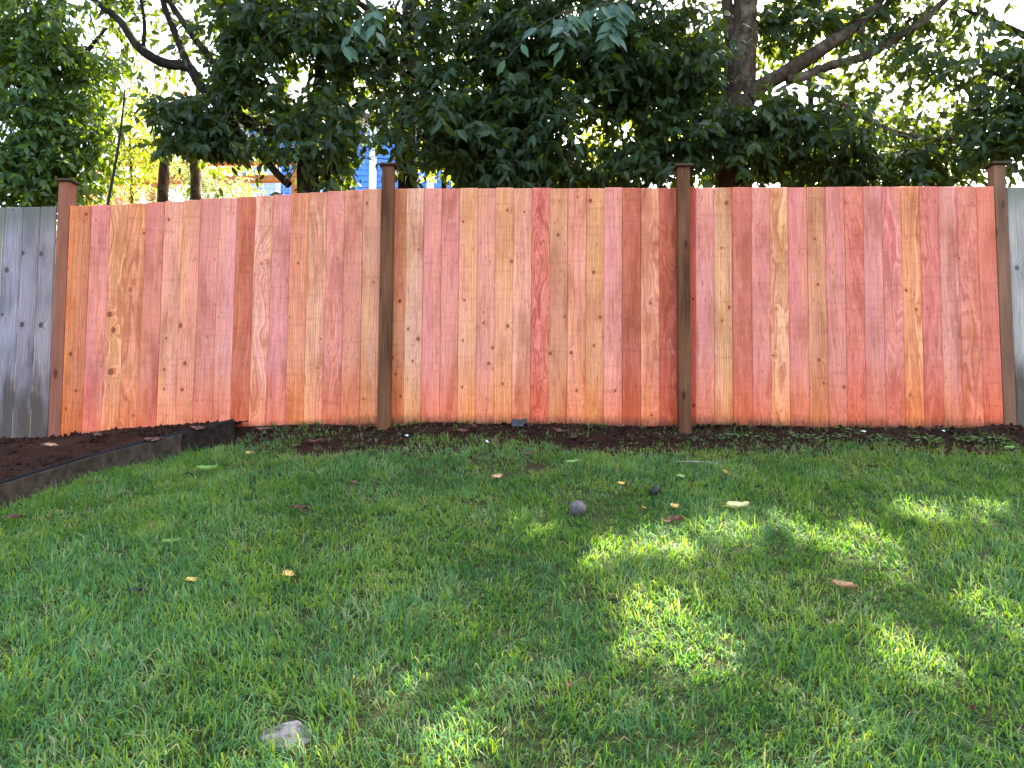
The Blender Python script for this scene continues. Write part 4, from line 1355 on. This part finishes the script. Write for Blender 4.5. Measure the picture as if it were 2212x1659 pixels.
# ------------------------------------------------------------------ grass
def build_grass():
    r = np.random.default_rng(5)
    def tufts(n, x0, x1, y0, y1):
        return np.stack([r.uniform(x0, x1, n), r.uniform(y0, y1, n)], 1)
    N = 120000
    q = tufts(N, -5.2, 5.6, 0.6, 5.75)
    x, y = q[:, 0], q[:, 1]
    inview = np.abs(x) < 0.74 * y + 0.35
    inview &= y > 1.6
    p = np.where(inview, 0.95 - 0.06 * (y - 1.6), 0.40)
    # thin near the fence: disturbed soil
    e = fbm(x * 1.6, y * 2.4, 40, 3)
    e2 = fbm(x * 5, y * 6, 44, 2)
    bare = 0.88 * sstep(4.40, 5.65, y + 1.0 * (e - 0.5) + 0.4 * (e2 - .5))
    for (px, py, rx, ry) in ((1320, 955, 160, 26), (720, 965, 90, 22), (1150, 1016, 36, 13), (820, 952, 70, 14), (1900, 932, 260, 12), (1000, 935, 250, 10), (420, 962, 90, 16), (300, 995, 60, 10)):
        c = ground_hit(px, py); a = (ground_hit(px + rx, py) - c).length; b = abs(ground_hit(px, py - ry).y - ground_hit(px, py + ry).y) / 2
        dd = ((x - c.x) / a) ** 2 + ((y - c.y) / max(b, .08)) ** 2
        bare = np.maximum(bare, sstep(1.25, 0.65, dd + (e2 - .5) * .8))
    sparse = 0.35 * sstep(0.60, 0.72, fbm(x * 2.2, y * 2.2, 60, 3))
    p = p * (1 - 0.93 * bare) * (1 - sparse)
    p = np.where(x < edge_x(y) + 0.05, 0, p)
    # short clear ring round the half-buried stone
    st = ground_hit(622, 1588)
    p = np.where(((x - st.x) / .078) ** 2 + ((y - st.y - .012) / .064) ** 2 < 1, 0.0, p)
    keep = r.uniform(size=N) < p
    x, y, e, inview = x[keep], y[keep], e[keep], inview[keep]; bare = bare[keep]
    n = len(x)
    print('tufts', n)
    per = 5
    ang0 = fbm(x * 1.1, y * 1.1, 70, 2) * 14 + fbm(x * 5, y * 5, 74, 2) * 5
    patch = np.clip(0.5 + 1.5 * (fbm(x * 1.9, y * 1.9, 80, 3) - 0.5), 0, 1); patch2 = np.clip(0.5 + 1.5 * (fbm(x * 7, y * 7, 85, 2) - 0.5), 0, 1)
    X = np.repeat(x, per); Y = np.repeat(y, per)
    m = len(X)
    X = X + r.normal(0, .012, m); Y = Y + r.normal(0, .012, m)
    Z = ground_z(X, Y) - 0.004
    ang = np.repeat(ang0, per) + r.normal(0, 1.4, m)
    lean = np.clip(r.normal(1.2, 0.55, m), 0.05, 2.0)
    hgt = r.uniform(.028, .074, m) * np.repeat(0.75 + 0.6 * patch, per) * (1 - 0.3 * np.repeat(bare, per))
    hgt *= np.where(r.uniform(size=m) < 0.08, 1.4, 1.0)
    wid = r.uniform(.0014, .0031, m) * np.repeat(np.where(inview, 1.0, 1.8), per)
    dirx, diry = np.cos(ang), np.sin(ang)
    sx, sy = -diry, dirx
    tw = r.normal(0, .5, m)
    sx2 = sx * np.cos(tw) + dirx * np.sin(tw); sy2 = sy * np.cos(tw) + diry * np.sin(tw)
    V = np.zeros((m, 5, 3))
    def pt(t):
        bend = lean * t
        hx = hgt * np.sin(bend * 0.9) * t; hz = hgt * np.cos(bend * 0.9) * t
        return X + dirx * hx, Y + diry * hx, Z + np.maximum(hz, 0.006 * t)
    for k, t in ((0, 0.0), (2, 0.55)):
        a, b, c = pt(t); w = wid * (1.0 if k == 0 else 0.85)
        V[:, k] = np.stack([a - sx2 * w, b - sy2 * w, c], 1); V[:, k + 1] = np.stack([a + sx2 * w, b + sy2 * w, c], 1)
    a, b, c = pt(1.0); V[:, 4] = np.stack([a, b, c], 1)
    offs = (np.arange(m) * 5)[:, None]
    f4 = np.array([[0, 1, 3, 2]]) + offs; f3 = np.array([[2, 3, 4]]) + offs
    tint = np.clip(np.repeat(0.12 + 0.70 * patch + 0.75 * (patch2 - .5), per) * 0.72 + r.uniform(-.22, .48, m), 0, 1)
    dry = np.where(r.uniform(size=m) < 0.05 + 0.16 * np.repeat(sstep(.55, .75, patch2), per) + .22 * np.repeat(bare, per), r.uniform(.4, 1, m), 0.0)
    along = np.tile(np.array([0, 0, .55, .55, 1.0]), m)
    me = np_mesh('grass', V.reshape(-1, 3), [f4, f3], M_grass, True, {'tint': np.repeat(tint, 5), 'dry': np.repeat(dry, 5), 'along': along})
    o = link('grass', me); tag(o, 'green lawn grass sloping up to the fence', 'grass', kind='stuff')


build_grass()

# ------------------------------------------------------------------ soil crumbs
def build_clods():
    r = np.random.default_rng(9)
    P, S = [], []
    for k in range(9000):
        if k % 3 == 0:
            y = r.uniform(3.4, 5.7); x = float(edge_x(y)) - 0.03 - r.uniform(0, 2.2)
            z = float(bed_z(x, y))
        else:
            x = r.uniform(-3.0, 4.2); y = 5.66 - abs(r.normal(0, .36)); z = top_z(x, y)
            if y < 4.2: continue
        s = r.uniform(.003, .010) if r.uniform() < .9 else r.uniform(.010, .022)
        P.append((x, y, z + s * .2)); S.append(s)
    P = np.array(P); S = np.array(S); n = len(P)
    oc = np.array([(1, 0, 0), (-1, 0, 0), (0, 1, 0), (0, -1, 0), (0, 0, 1), (0, 0, -1)], float)
    V = oc[None] * S[:, None, None] * r.uniform(.55, 1.3, (n, 6, 1)) + r.normal(0, .12, (n, 6, 3)) * S[:, None, None] + P[:, None, :]
    f = np.array([(0, 2, 4), (2, 1, 4), (1, 3, 4), (3, 0, 4), (2, 0, 5), (1, 2, 5), (3, 1, 5), (0, 3, 5)])
    o = link('soil_crumbs', np_mesh('soil_crumbs', V.reshape(-1, 3), [(f[None] + (np.arange(n) * 6)[:, None, None]).reshape(-1, 3)], M_soil, True))
    tag(o, 'loose dark soil crumbs along the foot of the fence', 'soil', kind='stuff')


build_clods()

# ------------------------------------------------------------------ fallen leaves and small things
FALLEN = {}
def fallen_mat(key, c1, c2, tf=0.2):
    m = Mat('fallen_leaf_' + key); co = m.objco()
    n = m.noise(co, 45, 3, .6); s = m.noise(co, 160, 2, .5)
    col = m.mix(m.ramp(n, [(.40, 0.0), (.62, 1.0)]), c1, c2)
    col = m.mix(m.ramp(s, [(.66, 0.0), (.72, .8)]), col, tuple(v * .25 for v in c2))
    FALLEN[key] = m.surf(m.mixsh(tf, m.principled(col, .6, m.bump(n, .4, .005), .3), m.transl(col)))


fallen_mat('pale', (0.72, 0.66, 0.33), (0.62, 0.56, 0.22))
fallen_mat('yellow', (0.75, 0.52, 0.12), (0.40, 0.20, 0.07))
fallen_mat('gold', (0.72, 0.44, 0.08), (0.55, 0.26, 0.05))
fallen_mat('brown', (0.11, 0.042, 0.024), (0.055, 0.021, 0.012))
fallen_mat('rust', (0.17, 0.062, 0.036), (0.085, 0.030, 0.018))
fallen_mat('tan', (0.52, 0.30, 0.17), (0.36, 0.17, 0.09))
fallen_mat('green', (0.20, 0.34, 0.07), (0.28, 0.36, 0.09))
fallen_mat('black', (0.018, 0.015, 0.014), (0.010, 0.009, 0.009))


def fallen_leaf_mesh(length, width, curl, seed, mat):
    r = random.Random(seed)
    rows, v, f = 9, [], []
    for i in range(rows):
        t = i / (rows - 1)
        w = width * math.sin(math.pi * min(1, t * .94 + .03)) ** 0.75 * (1 - .25 * t)
        for k in range(5):
            s = (k - 2) / 2
            v.append(((t - .5) * length, s * w / 2 * (1 + r.uniform(-.22, .15)), curl * length * (s * s * .55 + (t - .5) ** 2 * 1.0) + r.uniform(-.06, .06) * length))
    for i in range(rows - 1):
        for k in range(4):
            a = i * 5 + k; f.append((a, a + 1, a + 6, a + 5))
    # stalk
    b = len(v); L2 = length / 2
    for j, (xx, zz) in enumerate(((-L2, curl * length * .25), (-L2 - length * .22, curl * length * .3 + .004))):
        for q in ((0, .0009), (.0009, -.0006), (-.0009, -.0006)): v.append((xx, q[0], zz + q[1]))
    f2 = [(b, b + 1, b + 4, b + 3), (b + 1, b + 2, b + 5, b + 4), (b + 2, b, b + 3, b + 5)]
    return np_mesh('fallen_leaf', np.array(v), [np.array(f + f2)], mat, True)


LEAVES = [  # px, py, length in survey px, width ratio, turn, tilt, colour, label
    (1592, 1106, 48, .36, 8, .5, 'pale', 'large pale yellow fallen leaf with dark specks on the right of the lawn'),
    (1457, 1106, 26, .75, 40, .5, 'yellow', 'mottled yellow and brown fallen leaf left of the large pale leaf'),
    (1452, 1138, 46, .40, -6, .35, 'rust', 'rust brown fallen leaf just below the mottled leaf'),
    (1390, 1108, 15, .8, 70, .6, 'yellow', 'tiny yellow fallen leaf between the grey ball and the mottled leaf'),
    (1342, 1055, 17, .7, 20, .5, 'gold', 'small golden leaf up the slope right of the grey ball'),
    (1567, 1031, 22, .8, 80, .6, 'gold', 'golden curled leaf standing on the grass above the large pale leaf'),
    (1470, 1040, 22, .7, 30, .4, 'green', 'small green fallen leaf left of the golden curled leaf'),
    (1238, 1008, 28, .35, 5, .3, 'green', 'pale green leaf lying on thin grass below the middle of the fence'),
    (1824, 1281, 46, .30, -18, .4, 'tan', 'long curled tan leaf alone on the right of the lawn'),
    (2100, 1549, 26, .7, 80, .5, 'brown', 'brown leaf standing in the grass near the lower right corner'),
    (1231, 1499, 24, .6, 25, .4, 'rust', 'small rust leaf sunk in the grass below the middle of the lawn'),
    (541, 985, 22, .6, -12, .5, 'yellow', 'yellow leaf lying near the end of the garden edging'),
    (448, 1024, 42, .22, 4, .25, 'green', 'narrow green leaf lying below the garden edging'),
    (370, 1184, 34, .22, 18, .3, 'green', 'narrow yellow-green leaf in the grass on the left of the lawn'),
    (413, 1268, 28, .6, 65, .6, 'yellow', 'yellow and brown leaf, left one of the pair on the left lawn'),
    (622, 1255, 28, .8, 50, .6, 'yellow', 'folded yellow and brown leaf, right one of the pair on the left lawn'),
    (290, 1291, 26, .5, 10, .3, 'black', 'blackened leaf in the grass left of the yellow pair'),
    (648, 1110, 32, .45, 8, .4, 'brown', 'dark brown leaf in the grass left of centre'),
    (766, 1052, 14, .8, 40, .5, 'rust', 'tiny rust leaf on the thin grass below the dark left-of-centre post'),
    (1075, 1040, 26, .6, 35, .6, 'tan', 'crumpled tan leaf left of the pale green leaf'),
    (683, 961, 42, .35, -8, .4, 'rust', 'rust leaf on bare soil left of the dark left-of-centre post'),
    (1068, 957, 20, .6, 10, .5, 'rust', 'rust leaf right of the white paper scraps'),
    (30, 1130, 26, .5, 20, .4, 'brown', 'brown leaf in the grass under the left end of the edging'),
    (204, 1054, 22, .5, 20, .4, 'brown', 'brown leaf at the lower edge of the garden edging'),
    (2180, 973, 22, .4, 12, .3, 'green', 'yellow-green leaf near the right end post'),
    (2126, 983, 26, .5, -10, .4, 'brown', 'brown leaf left of the yellow-green leaf by the right end post'),
    (425, 956, 30, .5, 25, .5, 'rust', 'rust leaf on the soil bed against the boards'),
    (330, 962, 34, .45, 20, .5, 'rust', 'rust leaf on the soil bed close to the plastic strip'),
    (212, 946, 26, .5, -25, .5, 'rust', 'rust leaf on the soil bed near the left end post'),
    (110, 968, 24, .4, 15, .4, 'tan', 'tan leaf on the soil bed before the grey boards'),
    (570, 934, 34, .4, 8, .4, 'rust', 'rust leaf against the boards beyond the edging end'),
    (1145, 985, 24, .5, 15, .5, 'rust', 'rust leaf below the dark bark chunk'),
    (1210, 937, 34, .4, 5, .45, 'rust', 'rust leaf on the soil right of the dark bark chunk'),
    (1240, 950, 26, .5, -20, .45, 'brown', 'brown leaf on the soil below the rust leaf'),
    (1340, 926, 26, .5, 15, .45, 'rust', 'rust leaf at the board foot left of the right-of-centre post'),
    (1020, 925, 30, .6, 60, .6, 'rust', 'upright rust leaf at the board foot right of the dark post'),
    (1000, 936, 26, .5, -10, .45, 'rust', 'flat rust leaf on the soil right of the dark post'),
    (1565, 1045, 22, .6, 0, .3, 'black', 'blackened leaf under the golden curled leaf'),
]
for i, (px, py, lp, wr, turn, tilt, col, lab) in enumerate(LEAVES):
    if py < 1000 and px < 470 and lab.find('soil bed') > 0:
        d = ray(px, py); t = 4.3
        for _ in range(300):
            p = d * t
            if p.z < top_z(p.x, p.y): break
            t += .006
        p = d * t
        z = top_z(p.x, p.y)
        p = Vector((p.x, p.y, z))
    else:
        p = ground_hit(px, py)
    L = lp / F * p.length
    me = fallen_leaf_mesh(L, L * wr, .27, i, FALLEN[col])
    grassy = 0.026 if py > 1000 else 0.012
    o = link('fallen_leaf', me, None, p + Vector((0, 0, grassy)))
    o.rotation_euler = (R(38) * tilt + .16, R(random.uniform(-10, 10)), R(turn))
    tag(o, lab, 'leaf', 'fallen leaves')

# grey ball
p = ground_hit(1248, 1113)
rb = 17.5 / F * p.length
bm = bmesh.new(); bmesh.ops.create_uvsphere(bm, u_segments=32, v_segments=20, radius=rb)
m = Mat('dirty_grey_ball'); co = m.objco(); n1 = m.noise(co, 40, 4, .6); n2 = m.noise(co, 200, 2, .5)
c = m.mix(m.ramp(n1, [(.35, 0.0), (.65, 1.0)]), (0.07, 0.055, 0.05), (0.13, 0.105, 0.098))
M_ball = m.surf(m.principled(c, .85, m.bump(n2, .4, .003), .2))
ball = link('ball', bm_mesh('ball', bm, M_ball, True), None, p + Vector((0, 0, rb * .80)))
tag(ball, 'dirty grey ball lying on the grass', 'ball')
# seam of the ball
sv = []
for k in range(64):
    t = 2 * math.pi * k / 64
    a, b2, cc = 0.75, 0.25, 2 * math.sqrt(.75 * .25)
    sv.append(Vector((a * math.cos(t) + b2 * math.cos(3 * t), a * math.sin(t) - b2 * math.sin(3 * t), cc * math.sin(2 * t))) * rb * 1.0)
sv.append(sv[0].copy())
vs, fs, s_, n_ = tube(sv, [rb * .03] * len(sv), 5)
link('seam', np_mesh('seam', np.array([tuple(v) for v in vs]), [np.array(fs)], plain('ball_seam', (0.09, .075, .07), .8), True), ball)

# half-buried stone
p = ground_hit(622, 1590)
bm = bmesh.new(); bmesh.ops.create_icosphere(bm, subdivisions=4, radius=1)
for v in bm.verts:
    q = v.co
    k = 1 + .34 * (float(fbm(q.x * 1.6 + 3, q.y * 1.6 + q.z * 1.3, 91)) - .5) * 2 + .06 * (float(fbm(q.x * 6 + 3, q.y * 6 + q.z * 5, 93)) - .5)
    v.co = Vector((q.x * .074 * k, q.y * .062 * k, (q.z if q.z < .5 else .5 + (q.z - .5) * .35) * .046 * k))
m = Mat('grey_speckled_stone'); co = m.objco(); n1 = m.noise(co, 28, 5, .65); n2 = m.noise(co, 120, 3, .6)
c = m.mix(m.ramp(n1, [(.38, 0.0), (.62, 1.0)]), (0.035, .028, .028), (0.18, .165, .158))
c = m.mix(m.ramp(n2, [(.6, 0.0), (.72, .7)]), c, (.10, .09, .09))
M_stone = m.surf(m.principled(c, .8, m.bump(n1, .6, .01), .3))
o = link('stone', bm_mesh('stone', bm, M_stone, True), None, p + Vector((0, 0, -.017)))
o.rotation_euler = (R(17), 0, R(12))
tag(o, 'pale grey speckled stone half buried in the lawn at lower left', 'stone')


def lump(px, py, sx, sy, sz, mat, name, label, cat, seed, rot=0.0, lift=.0):
    p = ground_hit(px, py)
    bm = bmesh.new(); bmesh.ops.create_icosphere(bm, subdivisions=3, radius=1)
    for v in bm.verts:
        q = v.co; k = 1 + 1.1 * (float(fbm(q.x * 2.1 + seed, q.y * 2.1 + q.z * 1.7, seed)) - .5)
        v.co = Vector((q.x * sx * k, q.y * sy * k, q.z * sz * k))
    o = link(name, bm_mesh(name, bm, mat, True), None, p + Vector((0, 0, sz * .6 + lift)))
    o.rotation_euler = (0, 0, rot)
    tag(o, label, cat)
    return o


lump(1415, 1074, .030, .026, .026, FALLEN['black'], 'leaf_clump', 'black rotted leaf clump on the grass right of the grey ball', 'leaf clump', 13, .4, .015)
# dark bark chunk at the fence foot: curled plate with a raised corner
p = on_fence(1122, 919, -0.10)
bm = bmesh.new()
prof = [(-.058, 0), (-.062, .045), (-.040, .062), (-.01, .048), (.028, .052), (.062, .066), (.056, .040), (.034, .026), (.030, 0)]
lo = [bm.verts.new((a, -.014 + .1 * abs(a), b)) for a, b in prof]; hi = [bm.verts.new((a * .92, .02, b * .93)) for a, b in prof]
bm.faces.new(list(reversed(lo))); bm.faces.new(hi)
for i in range(len(prof)): bm.faces.new((lo[i], lo[(i + 1) % len(prof)], hi[(i + 1) % len(prof)], hi[i]))
bmesh.ops.bevel(bm, geom=list(bm.edges), offset=.003, segments=2, affect='EDGES')
o = link('bark_chunk', bm_mesh('bark_chunk', bm, plain('dark_bark_chunk', (.05, .045, .045), .8, .5, 60, .5)), None, p - Vector((0, 0, .008)))
tag(o, 'dark curled bark chunk leaning on the boards at the middle of the fence', 'bark')

# pale twig on the ground
a = ground_hit(1460, 1004) + Vector((0, 0, .02)); b = ground_hit(1556, 1008) + Vector((0, 0, .016)); c = a.lerp(b, .5) + Vector((0, 0, .008))
o = link('twig', tube_mesh('twig', [a, c, b], [.003, .0028, .002], plain('pale_twig', (.30, .24, .19), .8), a, 6, .1), None, a)
tag(o, 'pale straight twig lying on the soil below the right-of-centre post', 'twig')

# scraps of paper and stem
M_paper = plain('white_paper', (.78, .80, .76), .6, .08)
for (px, py, w, h, rz, mat, lab) in ((879, 945, .028, .014, -.5, 'mint', 'pale mint paper scrap right of the dark left-of-centre post'), (1052, 958, .018, .02, .3, 'white', 'white paper scrap on the grass near a rust leaf'),
                                     (1866, 936, .03, .010, -.6, 'white', 'white scrap on the soil before the right panel'), (2038, 935, .02, .012, .4, 'white', 'small pale scrap among the weeds before the right panel')):
    p = ground_hit(px, py)
    n = 4; v = []
    for i in range(n):
        for j in range(n):
            v.append(((i / 3 - .5) * w, (j / 3 - .5) * h, .004 * math.sin(i * 2.1 + j * 1.7)))
    top = np.array(v); bot = top.copy(); bot[:, 2] -= .0012
    f = [(i * n + j, (i + 1) * n + j, (i + 1) * n + j + 1, i * n + j + 1) for i in range(3) for j in range(3)]
    me = np_mesh('paper_scrap', np.vstack([top, bot]), [np.array(f), np.array([tuple(k + 16 for k in reversed(q)) for q in f])], M_paper if mat == 'white' else plain('mint_paper', (.55, .78, .66), .6, .08), True)
    o = link('paper_scrap', me, None, p + Vector((0, 0, .016))); o.rotation_euler = (.6, .1, rz)
    tag(o, lab, 'scrap', 'scraps on the ground')

# low weeds along the foot of the right panel
M_weed = leaf_material('weed_leaf', (0.045, 0.11, 0.035), (0.10, 0.19, 0.06), (.2, .34, .04), .3, .5, .3)
def build_weeds():
    r = np.random.default_rng(4)
    P, A, N_, L, T = [], [], [], [], []
    for px in (1720, 1760, 1800, 1835, 1880, 1925, 1965, 2005, 2060, 2105, 2140, 2165, 2190, 1610, 1660, 1560, 2080, 1990, 1905):
        c = ground_hit(px + r.uniform(-12, 12), 934 + r.uniform(-6, 16)); s = r.uniform(.9, 1.7)
        for k in range(26):
            a = r.uniform(0, 6.28); q = r.uniform(0, .06) * s
            x, y = c.x + math.cos(a) * q, c.y + math.sin(a) * q
            P.append((x, y, float(ground_z(x, y)) + r.uniform(.008, .035) * s))
            A.append((math.cos(a), math.sin(a), r.uniform(-.2, .5))); N_.append((r.normal(0, .3), -.2 + r.normal(0, .3), 1))
            L.append(r.uniform(.014, .032) * s); T.append(r.uniform(.2, 1))
    o = link('weeds', leaves_mesh('weeds', np.array(P), np.array(A), np.array(N_), np.array(L), np.array(T), M_weed, 'lite'))
    tag(o, 'low round-leaved weeds in the soil before the right panel', 'weeds', kind='stuff')


build_weeds()

# brown leaf litter, uncountable
def build_litter():
    r = np.random.default_rng(77)
    n = 420
    x = r.uniform(-3.3, 3.9, n); y = fence_y(x) - 0.03 - np.abs(r.normal(0, .13, n))
    z = np.array([top_z(a, b) for a, b in zip(x, y)]) + .008
    P = np.stack([x, y, z], 1)
    A = np.stack([r.normal(size=n), r.normal(size=n), r.normal(0, .25, n)], 1)
    N_ = np.stack([r.normal(0, .4, n), r.normal(0, .4, n), np.ones(n)], 1)
    me = leaves_mesh('leaf_litter', P, A, N_, r.uniform(.015, .05, n), r.uniform(0, 1, n), FALLEN['brown'], 'lite')
    o = link('leaf_litter', me); tag(o, 'small brown leaf litter along the foot of the fence', 'leaf litter', kind='stuff')


build_litter()
